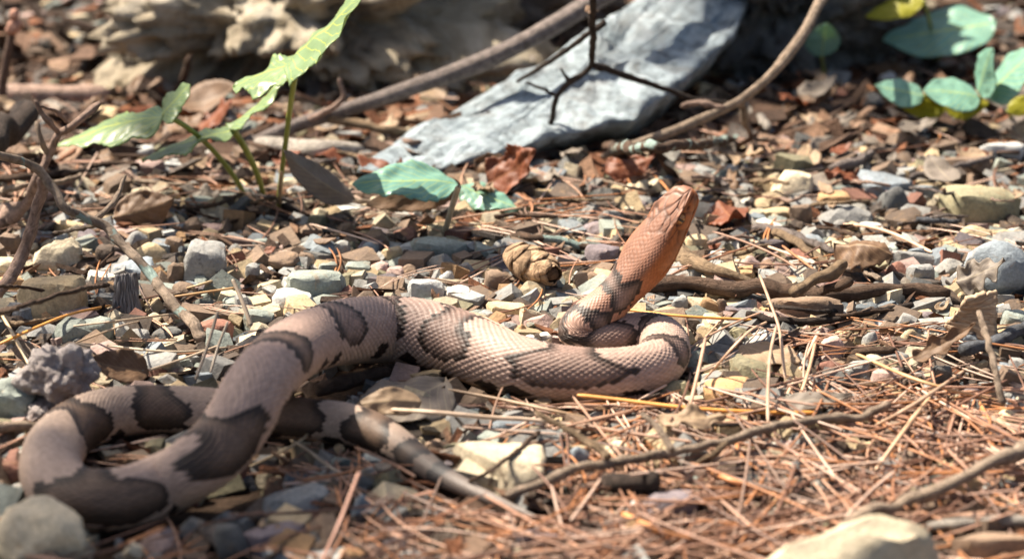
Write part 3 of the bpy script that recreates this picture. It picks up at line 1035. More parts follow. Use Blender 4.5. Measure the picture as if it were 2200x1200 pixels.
hero = [  # px, py, w, h, colour, shape[, label]
    (126, 536, 112, 80, 'cream', 'round', 'cream boulder-like pebble with sunlit top behind the yellow tan slab'),
    (115, 636, 160, 118, 'tan', 'slab', 'large yellow tan slab under a thin dark twig'),
    (441, 555, 98, 92, 'grey', 'block', 'blocky grey stone standing behind the lichen twig'),
    (378, 572, 44, 48, 'brown', 'block'), (542, 570, 36, 60, 'grey', 'block'), (602, 548, 96, 48, 'brown', 'round', 'long rounded brown stone beside upright grey stone'),
    (571, 606, 62, 34, 'tan', 'wedge'), (628, 632, 98, 60, 'pale grey', 'block', 'pale speckled stone touching the back of the snake'),
    (678, 600, 132, 76, 'grey-green', 'slab', 'smooth grey-green slab behind the pale speckled stone'), (556, 672, 70, 50, 'grey-green', 'slab'),
    (462, 700, 84, 62, 'red-brown', 'block', 'brick red stone lying at the tip of the lichen twig'),
    (103, 712, 104, 58, 'pale grey', 'wedge', 'pale flat-topped wedge stone above the knobbly fungus'), (203, 706, 80, 58, 'grey-green', 'slab'),
    (284, 718, 80, 54, 'grey', 'round', 'smooth grey oval stone below the bark chip'), (326, 756, 92, 42, 'tan', 'round'),
    (218, 587, 84, 36, 'white', 'slab'), (285, 562, 98, 52, 'blue-grey', 'slab'), (322, 530, 78, 46, 'tan', 'wedge'), (226, 540, 44, 42, 'dark brown', 'block'),
    (19, 517, 46, 50, 'brown', 'block'), (12, 566, 60, 52, 'cream', 'block'), (38, 688, 48, 36, 'brown', 'round'), (30, 772, 56, 28, 'pinkish', 'slab'),
    (392, 608, 72, 46, 'brown', 'round'), (372, 520, 44, 38, 'brown', 'block'), (456, 488, 62, 26, 'pinkish', 'slab'), (508, 530, 44, 38, 'grey', 'round'),
    (24, 850, 118, 112, 'grey-green', 'round', 'mossy grey-green round rock touching the knobbly fungus'), (355, 706, 84, 46, 'dark grey', 'round'),
    (943, 521, 132, 50, 'grey-green', 'slab', 'flat grey-green slab behind the cone'), (769, 563, 60, 46, 'grey-green', 'block'), (795, 523, 38, 32, 'blue-grey', 'block'),
    (843, 535, 48, 40, 'tan', 'block'), (817, 604, 68, 28, 'red-brown', 'slab'), (916, 612, 84, 64, 'pale grey', 'slab', 'pale grey tilted slab by the snake back'),
    (964, 580, 48, 38, 'pale grey', 'round'), (1000, 566, 50, 42, 'grey', 'wedge'), (982, 616, 64, 48, 'white', 'block'), (1031, 597, 48, 24, 'cream', 'slab'),
    (1066, 590, 62, 56, 'brown', 'block'), (956, 641, 58, 26, 'pinkish', 'slab'), (1088, 658, 98, 50, 'tan', 'block', 'tan stone lit by sun inside the gravel hollow'),
    (1046, 667, 62, 36, 'pale grey', 'wedge'), (1082, 695, 54, 26, 'pinkish', 'slab'), (1118, 704, 32, 30, 'orange-tan', 'round'), (1164, 700, 40, 26, 'pinkish', 'round'),
    (1138, 722, 34, 24, 'white', 'block'), (1176, 716, 40, 30, 'white', 'block'), (1276, 584, 62, 42, 'brown', 'wedge'), (1194, 657, 46, 24, 'white', 'slab'),
    (735, 527, 40, 44, 'grey', 'block'), (705, 570, 44, 40, 'grey-green', 'block'),
    (1698, 384, 102, 64, 'cream', 'wedge', 'cream pointed stone standing in the sunlit litter'), (1895, 390, 134, 58, 'blue-grey', 'slab', 'pale blue-grey slab with a dark stone before it'),
    (1923, 418, 78, 58, 'dark grey', 'wedge', 'dark grey wedge leaning on the pale blue-grey slab'), (2102, 418, 180, 92, 'olive', 'slab', 'big olive grey slab with flat pale top'),
    (1812, 447, 128, 64, 'grey', 'wedge', 'grey stone with sharp white lit edge'), (1670, 445, 70, 32, 'tan', 'slab'), (1640, 421, 50, 32, 'tan', 'round'),
    (1722, 446, 48, 46, 'brown', 'block'), (1873, 474, 56, 36, 'white', 'block'), (2094, 481, 90, 48, 'tan', 'wedge', 'tan angular stone before the big olive slab'),
    (2180, 495, 84, 48, 'tan', 'block'), (2140, 568, 170, 132, 'blue-grey', 'round', 'big smooth blue-grey rock under a shredded leaf'),
    (1752, 506, 58, 36, 'blue-grey', 'round'), (1968, 557, 112, 42, 'grey', 'slab', 'flat grey stone beside the big blue-grey rock'), (2042, 580, 60, 28, 'grey', 'slab'),
    (1930, 576, 54, 48, 'red-brown', 'round'), (1977, 590, 62, 56, 'grey', 'block'), (1613, 558, 50, 46, 'pinkish', 'round'),
    (1522, 657, 62, 56, 'orange-tan', 'wedge', 'orange tan upright pebble in front of the stick'), (1554, 654, 32, 40, 'brown', 'round'), (1496, 514, 54, 40, 'tan', 'block'),
    (1739, 663, 172, 40, 'brown', 'slab', 'long flat brown stone beneath the forked stick'), (1592, 668, 74, 28, 'purple-grey', 'slab'), (1945, 692, 58, 48, 'grey', 'wedge'),
    (1990, 679, 58, 40, 'purple-grey', 'round'), (1953, 727, 58, 50, 'tan', 'wedge'), (2008, 714, 48, 36, 'grey', 'block'), (1817, 718, 66, 34, 'olive', 'block'),
    (1875, 736, 48, 48, 'grey', 'wedge'), (1790, 742, 70, 56, 'pinkish', 'wedge'), (1617, 792, 112, 74, 'olive', 'block', 'olive grey block half buried in pine needles'),
    (1570, 832, 128, 66, 'orange-tan', 'slab', 'orange brown lens-shaped stone before the olive block'), (1782, 788, 72, 48, 'red-brown', 'round'),
    (1907, 808, 74, 58, 'pinkish', 'block', 'pinkish angular pebble in the needle litter'), (1847, 792, 50, 46, 'grey', 'block'), (2022, 800, 48, 66, 'dark grey', 'block'),
    (2180, 694, 62, 52, 'grey-green', 'block'), (2190, 783, 50, 44, 'grey', 'block'), (2176, 752, 78, 36, 'pale grey', 'slab'), (2185, 840, 72, 50, 'grey', 'block'),
    (2165, 880, 92, 58, 'tan', 'round'), (2107, 792, 52, 30, 'brown', 'round'), (2085, 828, 58, 34, 'purple-grey', 'round'),
    (85, 1142, 215, 165, 'cream', 'round', 'large cream boulder touching the snake front coil'), (1065, 984, 255, 140, 'cream', 'slab', 'broad tan slab crossed by a small dark twig'),
    (640, 1055, 158, 92, 'grey', 'round', 'grey mottled stone in shade behind the orange oblong stone'), (655, 1130, 118, 56, 'orange-tan', 'round', 'oblong orange tan stone in front of the coil'),
    (588, 1150, 150, 64, 'purple-grey', 'slab', 'dark purple-brown flat stone beside oblong orange stone'), (500, 1155, 80, 76, 'dark grey', 'round'),
    (776, 1078, 50, 56, 'blue-grey', 'wedge'), (755, 1186, 104, 42, 'orange-tan', 'round', 'rounded orange stone at a red needle foot'), (25, 1005, 58, 46, 'red-brown', 'block'),
    (935, 941, 42, 36, 'blue-grey', 'block'), (1022, 915, 48, 34, 'pinkish', 'round'), (595, 1190, 90, 34, 'blue-grey', 'slab'),
    (1755, 1222, 640, 58, 'cream', 'round', 'broad ochre tan stone with smooth top at the litter edge'), (2067, 925, 68, 46, 'grey', 'round', 'rounded grey pebble in the needle litter'),
    (1110, 897, 122, 38, 'blue-grey', 'slab'), (1242, 968, 68, 60, 'blue-grey', 'wedge'), (1440, 1068, 128, 82, 'purple-grey', 'block', 'purple-brown block behind the black bark piece'),
    (1362, 1084, 54, 52, 'pale grey', 'wedge'), (2140, 1030, 34, 28, 'tan', 'round'), (2180, 947, 44, 36, 'pale grey', 'block'), (2150, 1175, 210, 56, 'brown', 'slab'),
    (1890, 915, 48, 26, 'pinkish', 'round'), (880, 1190, 90, 34, 'pale grey', 'slab'), (1460, 830, 92, 56, 'olive', 'wedge', 'olive wedge stone pressed against the snake right bend'),
    (480, 560, 30, 26, 'brown', 'block'), (880, 566, 44, 34, 'brown', 'round'), (660, 545, 44, 36, 'brown', 'block'), (1390, 600, 30, 22, 'tan', 'round'), (1460, 650, 40, 36, 'grey', 'slab'),
    (1580, 360, 60, 34, 'pale grey', 'slab'), (1240, 545, 40, 26, 'grey', 'slab'), (2070, 350, 120, 40, 'brown', 'slab'), (2150, 320, 110, 34, 'pale grey', 'slab'), (1990, 370, 60, 30, 'grey', 'round'),
    (1830, 345, 90, 26, 'grey', 'slab'), (1600, 395, 50, 30, 'grey', 'block'), (1800, 470, 40, 28, 'grey', 'round'), (1560, 545, 40, 30, 'brown', 'block'), (1680, 660, 30, 24, 'pinkish', 'round'),
    (2050, 500, 44, 26, 'brown', 'round'), (1830, 590, 50, 30, 'dark brown', 'round'), (60, 480, 70, 34, 'tan', 'slab'), (150, 484, 80, 28, 'tan', 'slab'),
    (395, 665, 56, 30, 'brown', 'wedge'), (520, 735, 44, 26, 'grey', 'block'), (150, 778, 60, 34, 'brown', 'wedge'), (870, 640, 36, 18, 'grey', 'slab'), (1010, 640, 30, 18, 'grey', 'block'),
]
for h_ in hero:
    place_stone(*h_[:6], label=(h_[6] if len(h_) > 6 else None))

# filler pebbles in view
names_w = [('grey', 5), ('tan', 6), ('brown', 4), ('grey-green', 4), ('pale grey', 5), ('cream', 5), ('blue-grey', 2), ('pinkish', 3), ('red-brown', 1), ('purple-grey', 1), ('dark grey', 1), ('olive', 2), ('dark brown', 1), ('white', 2), ('orange-tan', 1)]
bag = [n for n, k in names_w for _ in range(k)]
kinds = ['block', 'slab', 'slab', 'slab', 'wedge', 'wedge', 'round']
made, tries = 0, 0
while made < 300 - len(hero) and tries < 30000:
    tries += 1
    px, py = random.uniform(-10, 2210), random.triangular(300, 1190, 560)
    lit = (px > 1100 and py > 840) or (px > 700 and py > 1000)
    if lit and random.random() < 0.8:
        continue
    if py < 470 and 250 < px < 1500 and random.random() < 0.75:
        continue
    w = random.choice([26, 32, 40, 48, 60, 76])
    c = P(px, py, 0)
    r = w * mpp(c) / 2
    if blocked(c[0], c[1], r * 1.15):
        continue
    if any((c[0] - a) ** 2 + (c[1] - b) ** 2 < (r * 0.72 + q * 0.8) ** 2 for a, b, q in STONES):
        continue
    place_stone(px, py, w, w * random.uniform(0.5, 0.8), random.choice(bag), random.choice(kinds))
    made += 1

# ------------------------------------------------------------------ fine gravel (too many to count)
def gravel():
    vs_, fs_, ts_ = [], [], []
    base = []
    for k in ('block', 'slab', 'wedge', 'round'):
        for i in range(5):
            bm, HV, HF = hull_variant(k, 100 + i)
            bm.free()
            base.append((HV, HF))
    off = 0
    n = 0
    for _ in range(19000):
        if random.random() < 0.65:
            px, py = random.uniform(-150, 2350), random.triangular(20, 1260, 600)
            if py < 310 and random.random() < 0.7:
                continue
            c = P(px, py, 0)
            x, y = c[0], c[1]
        else:
            x, y = random.uniform(-0.5, 0.5), random.uniform(-0.36, 0.7)
        r = random.choice([0.0014, 0.002, 0.0026, 0.0033, 0.0042, 0.0052]) * random.uniform(0.8, 1.2)
        if blocked(x, y, r * 0.9):
            continue
        h = float(H(x, y)[0])
        g = float(ground_z(x, y)[0])
        if h - g > 0.0028:
            continue
        HV, HF = random.choice(base)
        S = np.array([r * random.uniform(0.8, 1.4), r * random.uniform(0.7, 1.1), r * random.uniform(0.45, 0.85)])
        e = Quaternion((random.gauss(0, .25), random.gauss(0, .25), random.gauss(0, 1)), random.uniform(0, 6.28)).to_matrix()
        e = Matrix.Rotation(random.gauss(0, 0.3), 3, 'X') @ Matrix.Rotation(random.gauss(0, 0.3), 3, 'Y') @ Matrix.Rotation(random.uniform(0, 6.28), 3, 'Z')
        V = HV @ (np.array(e) * S[None, :]).T
        z = h + 0.2 * S[2] - 0.0002
        V = V + np.array([x, y, z])
        vs_.append(V); fs_.append(HF + off); off += len(V)
        c = np.array(COL[random.choice(bag + ['brown', 'dark brown', 'brown', 'dark brown'] * 3)]) * random.uniform(0.45, 0.95)  # stone colours darkened here, painting deeper shade between the larger stones
        ts_.append(np.tile(c, (len(V), 1)))
        stamp_convex(V, HF)
        n += 1
    o = big_mesh('gravel', np.vstack(vs_), np.vstack(fs_), M['gravel'], tint=np.vstack(ts_))
    tag(o, 'fine mixed grey and brown gravel between the larger stones', 'gravel', kind='stuff')
gravel()

# ------------------------------------------------------------------ resting sticks and needles on what lies below
def rest_line(h, t):
    """lowest straight line over the heights h(t) that rests on two of them around the middle"""
    n = len(h)
    mid = 0.5 * (t[0] + t[-1])
    best = None
    for i in range(n):
        for j in range(i + 1, n):
            if t[i] <= mid <= t[j]:
                sl = (h[j] - h[i]) / (t[j] - t[i])
                z = h[i] + sl * (t - t[i])
                if (z - h >= -1e-6).all():
                    return z
    return np.full(n, h.max())

def upper_hull(t, h):
    pts = []
    for p in zip(t, h):
        while len(pts) >= 2 and (pts[-1][1] - pts[-2][1]) * (p[0] - pts[-2][0]) <= (p[1] - pts[-2][1]) * (pts[-1][0] - pts[-2][0]):
            pts.pop()
        pts.append(p)
    a = np.array(pts)
    return np.interp(t, a[:, 0], a[:, 1])

def stamp_path(path, rad):
    i, j = hidx(path[:, 0], path[:, 1])
    HM[i, j] = np.maximum(HM[i, j], path[:, 2] + rad)
    if np.max(rad) > 0.0009:
        KEEP[i, j] = True
        KEEP[np.clip(i + 1, 0, HNX - 1), j] = True
        KEEP[i, np.clip(j - 1, 0, HNY - 1)] = True

# ------------------------------------------------------------------ wood chips and leaf crumbs (uncountable)
def chips():
    vs_, fs_, ts_, us_ = [], [], [], []
    off = 0
    box = np.array([(x, y, z) for x in (-1, 1) for y in (-1, 1) for z in (-1, 1)], float)
    bf = np.array([(0, 1, 3, 2), (4, 6, 7, 5), (0, 4, 5, 1), (2, 3, 7, 6), (0, 2, 6, 4), (1, 5, 7, 3)])
    cols = [(0.34, 0.2, 0.125), (0.2, 0.12, 0.08), (0.10, 0.06, 0.04), (0.44, 0.29, 0.2), (0.28, 0.115, 0.055), (0.18, 0.15, 0.13), (0.08, 0.05, 0.035)]
    for _ in range(7000):
        px, py = random.uniform(-150, 2350), random.triangular(140, 1260, 420)
        if px > 1000 and random.random() < 0.35:
            py = random.uniform(800, 1250)
        c = P(px, py, 0)
        L = random.uniform(0.0016, 0.0060)
        if _ % 3 == 0:
            px, py = random.uniform(-250, 2450), random.triangular(-60, 420, 160)
            c = P(px, py, 0)
            L = random.uniform(0.004, 0.014)
        if blocked(c[0], c[1], L * 0.5):
            continue
        S = np.array([L, L * random.uniform(0.12, 0.5), random.uniform(0.00015, 0.0006)])
        V = box * S
        V = V * (1 + 0.35 * rng.uniform(-1, 1, (8, 1)))
        V[:, 2] += 0.25 * L * rng.uniform(-1, 1) * (V[:, 0] / L) ** 2
        R_ = Matrix.Rotation(random.uniform(0, 6.28), 3, 'Z') @ Matrix.Rotation(random.gauss(0, 0.3), 3, 'Y') @ Matrix.Rotation(random.gauss(0, 0.4), 3, 'X')
        V = V @ np.array(R_).T
        h = float(H(c[0], c[1])[0])
        g = float(ground_z(c[0], c[1])[0])
        if h - g > 0.0034:
            continue
        V = V + np.array([c[0], c[1], h + 0.0006])
        vs_.append(V); fs_.append(bf + off); off += 8
        ts_.append(np.tile(np.array(random.choice(cols)) * random.uniform(0.7, 1.2), (8, 1)))
        us_.append(rng.uniform(0, 1, (8, 2)))
        i, j = hidx(V[:, 0].mean(), V[:, 1].mean())
        HM[i, j] = max(HM[i, j], h + 0.0009)
    o = big_mesh('wood_chip_litter', np.vstack(vs_), np.vstack(fs_), M['chips'], tint=np.vstack(ts_), uvs=np.vstack(us_))
    tag(o, 'brown bark flakes and leaf crumbs strewn over the ground', 'litter', kind='stuff')
chips()

# ------------------------------------------------------------------ pine needles
NCOL = [((0.42, 0.25, 0.165), 'tan'), ((0.55, 0.39, 0.30), 'pale'), ((0.33, 0.155, 0.08), 'orange-brown'), ((0.18, 0.09, 0.055), 'brown'), ((0.40, 0.225, 0.15), 'tan'), ((0.23, 0.15, 0.11), 'grey-brown'), ((0.42, 0.18, 0.07), 'orange'), ((0.16, 0.08, 0.05), 'brown')]
def needle_poly(px, py, ang, L, bend, maxz=0.007):
    c = P(px, py, 0.003)
    tt = np.linspace(-0.5, 0.5, 9)
    x = c[0] + math.cos(ang) * tt * L - math.sin(ang) * bend * L * (tt ** 2 - 0.1)
    y = c[1] + math.sin(ang) * tt * L + math.cos(ang) * bend * L * (tt ** 2 - 0.1)
    i, j = hidx(x, y)
    if NOGO[i, j].any() or (KEEP[i, j].sum() > 1 and random.random() < 0.93):
        return None
    h = HM[i, j]
    z = rest_line(h, tt)
    if abs(z[-1] - z[0]) > 0.6 * L or (z - h).max() > 0.009 or (z - ground_z(x, y)).max() > maxz:
        return None
    return np.column_stack([x, y, z])

def needle_density(px, py):
    d = 0.10
    if px > 1050 and py > 830: d = 1.0
    elif px > 1450 and py > 700: d = 0.42
    elif py < 470: d = 0.3
    elif px < 560 and py > 600: d = 0.12
    elif px > 600 and py > 960: d = 0.7
    elif px > 1050 and 400 < py < 620: d = 0.22
    return d

def needle_geo(path, r, sides=4):
    n = len(path)
    rad = np.full(n, r); rad[0] *= 0.6; rad[-1] *= 0.35
    T = np.gradient(path, axis=0)
    T /= np.linalg.norm(T, axis=1)[:, None]
    N = np.cross(T, [0, 0, 1.0]); N /= np.linalg.norm(N, axis=1)[:, None] + 1e-9
    B = np.cross(T, N)
    a = np.arange(sides) / sides * 2 * math.pi
    V = path[:, None, :] + (np.cos(a)[None, :, None] * N[:, None, :] + np.sin(a)[None, :, None] * B[:, None, :] * 0.75) * rad[:, None, None]
    V = V.reshape(-1, 3)
    i, k = np.meshgrid(np.arange(n - 1), np.arange(sides), indexing='ij')
    A = (i * sides + k).ravel(); Bq = (i * sides + (k + 1) % sides).ravel()
    return V, np.column_stack([A, Bq, Bq + sides, A + sides])

def litter_needles(count, zone=None):
    vs_, fs_, ts_ = [], [], []
    off = 0
    done = tries = 0
    while done < count and tries < count * 8:
        tries += 1
        px, py = random.uniform(-200, 2400), random.uniform(170, 1290)
        if random.random() > needle_density(px, py):
            continue
        L = random.uniform(0.012, 0.05)
        path = needle_poly(px, py, random.gauss(0.45, 1.1) if px > 1000 else random.uniform(0, 3.14), L, random.gauss(0, 0.26))
        if path is None:
            continue
        r = random.uniform(0.00022, 0.00040)
        path[:, 2] += r * 0.6
        V, F = needle_geo(path, r)
        vs_.append(V); fs_.append(F + off); off += len(V)
        c = np.array(random.choice(NCOL)[0]) * random.uniform(0.65, 1.3)
        ts_.append(np.tile(c, (len(V), 1)))
        i, j = hidx(path[:, 0], path[:, 1])
        HM[i, j] = np.maximum(HM[i, j], path[:, 2] + r * 0.7)
        if random.random() < 0.55:                      # needles come in pairs
            th = random.gauss(0, 0.13)
            q = path - path[0]
            p2 = path[0] + np.column_stack([q[:, 0] * math.cos(th) - q[:, 1] * math.sin(th), q[:, 0] * math.sin(th) + q[:, 1] * math.cos(th), q[:, 2] + 0.0002])
            if not NOGO[hidx(p2[:, 0], p2[:, 1])].any():
                V, F = needle_geo(p2, r)
                vs_.append(V); fs_.append(F + off); off += len(V)
                ts_.append(np.tile(c * random.uniform(0.8, 1.15), (len(V), 1)))
        done += 1
    o = big_mesh('pine_needle_litter', np.vstack(vs_), np.vstack(fs_), M['needle_attr'], tint=np.vstack(ts_), smooth=True)
    tag(o, 'matted dry tan pine needles covering the ground', 'pine needles', kind='stuff')
litter_needles(1450)

TWIG_SEED = [0]
def twig_path(pts, r0, r1, mode='rest', lift=0.0):
    """pts in picture pixels; rest -> lies on the litter. Else each point is (px, py, z)."""
    if mode == 'rest':
        xy = None
        z = np.full(len(pts), 0.006)
        for _ in range(4):
            w = np.array([P(p[0], p[1], zz) for p, zz in zip(pts, z)])
            d, s = resample(w, 40)
            h = H(d[:, 0], d[:, 1])
            inside = NOGO[hidx(d[:, 0], d[:, 1])]
            h = np.where(inside, 0.0, h)
            hull = upper_hull(s, h)
            kk = np.ones(5) / 5
            loc = np.convolve(np.pad(h, 2, mode='edge'), kk, 'valid')
            zz = hull * 0.55 + np.maximum(loc, h * 0.8) * 0.45
            zz = zz + np.linspace(r0, r1, 40) * 0.7 + lift
            sp = np.r_[0, np.cumsum(np.linalg.norm(np.diff(w[:, :2], axis=0), axis=1))]
            sd_ = np.r_[0, np.cumsum(np.linalg.norm(np.diff(d[:, :2], axis=0), axis=1))]
            z = np.interp(sp / sp[-1], sd_ / sd_[-1], zz)
        w = np.array([P(p[0], p[1], q) for p, q in zip(pts, z)])
    else:
        w = np.array([P(*p) for p in pts])
    return w

def make_twig(name, pts, wpx0, wpx1, color, label, mode='rest', mat='bark', rough=0.16, parent=None, cat='twig', group='twigs and sticks on the ground', lift=0.0, sides=10, jag=0.5):
    TWIG_SEED[0] += 1
    sd_ = TWIG_SEED[0]
    p0 = P(*pts[0]) if mode == 'z' else P(pts[0][0], pts[0][1], 0.005)
    p1 = P(*pts[-1]) if mode == 'z' else P(pts[-1][0], pts[-1][1], 0.005)
    r0, r1 = wpx0 * mpp(p0) / 2, wpx1 * mpp(p1) / 2
    w = twig_path(pts, r0, r1, mode, lift)
    d = catmull(w, 8)
    n = max(14, int(np.linalg.norm(np.diff(d, axis=0), axis=1).sum() / (0.9 * max(r0, r1))))
    n = min(n, 110)
    d, s = resample(d, n)
    rad = np.interp(s, [0, s[-1]], [r0, r1])
    k = s / max(r0, r1)
    q = np.column_stack([k * 0.35, np.full(n, sd_ * 5.1), np.zeros(n)])
    d = d + np.column_stack([vnoise(q), vnoise(q + 31), vnoise(q + 57)]) * (rad * jag)[:, None]
    rad = rad * (1 + 0.12 * vnoise(q * 1.7 + 11))
    rad[0] *= 0.8; rad[-1] *= 0.6
    # nodes along the twig
    for _ in range(max(1, n // 14)):
        c = random.randrange(n)
        rad *= 1 + (0.26 if max(r0, r1) < 0.0014 else 0.1) * np.exp(-((np.arange(n) - c) / 1.2) ** 2)
    V, F, U = tube_geo(d, rad, sides, rough, sd_)
    if parent is not None:
        V = V - np.array(parent.location)
    o = mesh_obj(name, V, F, M[mat], parent, True, U)
    o.color = (*color, 1)
    if parent is None and label:
        tag(o, label, cat, group)
    stamp_path(d, rad)
    return o, d, rad

BR = {'grey': (0.27, 0.225, 0.205), 'pale': (0.48, 0.37, 0.28), 'brown': (0.15, 0.095, 0.065), 'dark': (0.07, 0.05, 0.04), 'pink': (0.50, 0.35, 0.28),
      'blue': (0.17, 0.18, 0.2), 'tan': (0.34, 0.24, 0.15), 'white': (0.52, 0.47, 0.41)}

def branch_group(name, label, pieces, cat='branch', group='twigs and sticks on the ground', lean=None):
    """a stick with side shoots: one thing, each shoot a part"""
    first = pieces[0]
    base = P(first['pts'][-1][0], first['pts'][-1][1], 0.0)
    root = empty(name, tuple(base))
    tag(root, label, cat, group)
    bpy.context.view_layer.update()
    for i, pc in enumerate(pieces):
        if lean:
            pc = dict(pc, pts=relean(pc['pts'], lean))
        make_twig('stem' if i == 0 else 'side_shoot', pc['pts'], pc['w'][0], pc['w'][1], BR[pc.get('c', 'brown')], None, pc.get('mode', 'z'), pc.get('mat', 'bark'), pc.get('rough', 0.16), root, sides=pc.get('sides', 10), jag=pc.get('jag', 0.5), lift=pc.get('lift', 0.0))
    return root

branch_group('lichen_twig', 'forked grey twig with pale lichen spots sloping down to the gravel', [
    dict(pts=[(-60, 322, .058), (0, 336, .054), (75, 362, .047), (108, 400, .041), (150, 452, .034), (215, 482, .028), (270, 532, .022), (320, 585, .016), (352, 628, .012), (392, 674, .008), (442, 728, .004)], w=(18, 26), c='pale', mat='bark_lichen'),
    dict(pts=[(205, 470, .029), (235, 445, .032), (255, 415, .035), (270, 374, .040)], w=(14, 8), c='pale'),
    dict(pts=[(214, 482, .028), (165, 492, .024), (115, 500, .021)], w=(11, 6), c='pale'),
    dict(pts=[(92, 380, .043), (84, 430, .034), (62, 505, .022), (30, 580, .011), (-15, 645, .004)], w=(22, 30), c='pink'),
])
branch_group('pale_twig', 'pale sunlit forked twig rising beside the leaf of a seedling', [
    dict(pts=[(215, 222, .052), (165, 262, .047), (130, 285, .042), (105, 330, .034), (85, 380, .026), (60, 430, .016), (20, 480, .006)], w=(15, 24), c='pink'),
    dict(pts=[(130, 285, .042), (105, 262, .047), (75, 216, .055)], w=(14, 9), c='pink'),
    dict(pts=[(150, 268, .044), (120, 240, .05), (85, 228, .053)], w=(9, 6), c='pink'),
    dict(pts=[(102, 330, .034), (90, 300, .04), (78, 262, .046)], w=(14, 9), c='pale'),
])
make_twig('stick', [(-50, 322, .034), (0, 292, .03), (66, 240, .026)], 62, 58, BR['dark'], 'thick dark stick with a cut end beside the pale forked twig', 'z', cat='stick')
make_twig('stick', [(-60, 492), (0, 470), (78, 436)], 40, 34, BR['pink'], 'thick pale pink stick under the lichen twig', cat='stick')
make_twig('twig', [(-40, 388), (60, 382), (140, 372), (230, 352), (300, 352)], 18, 12, BR['brown'], 'mossy brown twig crossing behind the lichen twig')
make_twig('twig', [(-30, 420), (40, 402), (120, 392), (200, 372)], 14, 9, BR['pale'], 'thin pale twig close to the mossy brown twig')
make_twig('twig', [(-30, 678), (38, 660), (77, 648), (127, 632), (184, 619), (235, 611)], 12, 8, BR['brown'], 'thin knotty brown twig lying across the yellow tan slab')
branch_group('thick_branch', 'thick grey-brown branch leaning diagonally over the pale slab', [
    dict(pts=[(545, 302, .006), (620, 275, .010), (700, 250, .014), (780, 226, .018), (850, 202, .022), (1000, 150, .031), (1130, 90, .040), (1280, 2, .052), (1380, -60, .060), (1500, -150, .066), (1640, -225, .05), (1800, -280, .02)], w=(30, 58), c='grey', rough=0.1, sides=14, jag=0.25),
    dict(pts=[(640, 268, .011), (690, 245, .016), (735, 215, .023), (728, 170, .032)], w=(16, 10), c='pink'),
    dict(pts=[(700, 250, .014), (760, 268, .011), (830, 278, .010), (900, 290, .006)], w=(22, 16), c='tan'),
], group='branches lying behind the snake')
branch_group('forked_branch', 'pale brown branch rising from the litter toward the canopy', [
    dict(pts=[(1880, -260, .03), (1840, -165, .06), (1802, -75, .068), (1768, -5, .060), (1730, 62, .051), (1690, 122, .042), (1620, 192, .031), (1550, 236, .023), (1420, 292, .013), (1290, 338, .005)], w=(34, 18), c='pale', rough=0.12, jag=0.3),
    dict(pts=[(1560, 232, .024), (1520, 225, .025), (1490, 222, .025), (1465, 230, .024)], w=(13, 11), c='pink'),
    dict(pts=[(1590, 215, .027), (1602, 262, .016), (1622, 300, .006), (1650, 300, .005)], w=(18, 10), c='pale'),
], group='branches lying behind the snake')
branch_group('bare_sprig', 'thin dark bare sprig standing in front of the pale slab', [
    dict(pts=[(1280, -60, .118), (1274, 30, .096), (1270, 138, .062), (1225, 176, .05), (1195, 208, .04), (1185, 260, .025), (1155, 308, .008)], w=(17, 11), c='dark', jag=0.3),
    dict(pts=[(1270, 138, .062), (1330, 158, .052), (1420, 188, .038), (1500, 214, .028), (1570, 222, .022)], w=(16, 9), c='dark', jag=0.3),
    dict(pts=[(1195, 206, .04), (1160, 188, .044), (1128, 178, .046)], w=(9, 5), c='dark'),
    dict(pts=[(1225, 176, .05), (1212, 160, .053), (1205, 146, .056)], w=(9, 5), c='dark'),
    dict(pts=[(1158, 302, .009), (1110, 268, .013), (1045, 240, .018)], w=(10, 6), c='grey'),
    dict(pts=[(1300, 48, .085), (1240, 90, .07), (1170, 140, .052), (1110, 176, .04)], w=(13, 8), c='dark', jag=0.3),
], group='branches lying behind the snake', lean=(1155, 315))
make_twig('log', [(548, 312), (620, 316), (700, 322), (778, 326)], 46, 40, BR['white'], 'short white weathered log behind the grey lance-shaped leaf', cat='log', rough=0.08, jag=0.15)
make_twig('log', [(-40, 205), (80, 203), (235, 212)], 56, 44, BR['pink'], 'blurred pale log lying beyond the seedlings', cat='log', rough=0.08, jag=0.15)
make_twig('stick', [(1078, 504), (1140, 512), (1210, 520), (1270, 534), (1328, 552)], 17, 15, BR['brown'], 'stick crusted with blue-green lichen behind the cone', mat='bark_lichen_heavy', cat='stick')
make_twig('stick', [(1300, 318), (1400, 318), (1500, 310), (1590, 296)], 24, 18, BR['brown'], 'lichen crusted stick under the pale brown branch', mat='bark_lichen_heavy', cat='stick')
branch_group('forked_stick', 'brown forked stick lying behind the raised neck', [
    dict(pts=[(1380, 620), (1480, 612), (1580, 615), (1690, 622), (1760, 632), (1850, 630), (1950, 616), (2042, 628)], w=(36, 30), c='brown', mode='rest', rough=0.2, jag=0.4),
    dict(pts=[(1700, 636, .012), (1740, 606, .015), (1775, 588, .017), (1822, 568, .019)], w=(26, 26), c='tan', rough=0.25),
    dict(pts=[(1760, 628, .010), (1800, 618, .013), (1830, 604, .016)], w=(22, 20), c='brown', rough=0.25),
], cat='stick')
make_twig('stick', [(1436, 532), (1470, 548), (1510, 565), (1560, 588), (1630, 608)], 46, 14, BR['tan'], 'tapering brown stick reaching behind the snake throat', cat='stick', rough=0.2)
make_twig('stick', [(1618, 488), (1660, 494), (1720, 512), (1795, 544)], 22, 16, BR['grey'], 'grey stick lying across a brown one in the stones', cat='stick')
make_twig('stick', [(1665, 494), (1710, 520), (1780, 570)], 20, 15, BR['tan'], 'short brown stick under a grey one in the stones', cat='stick', lift=0.001)
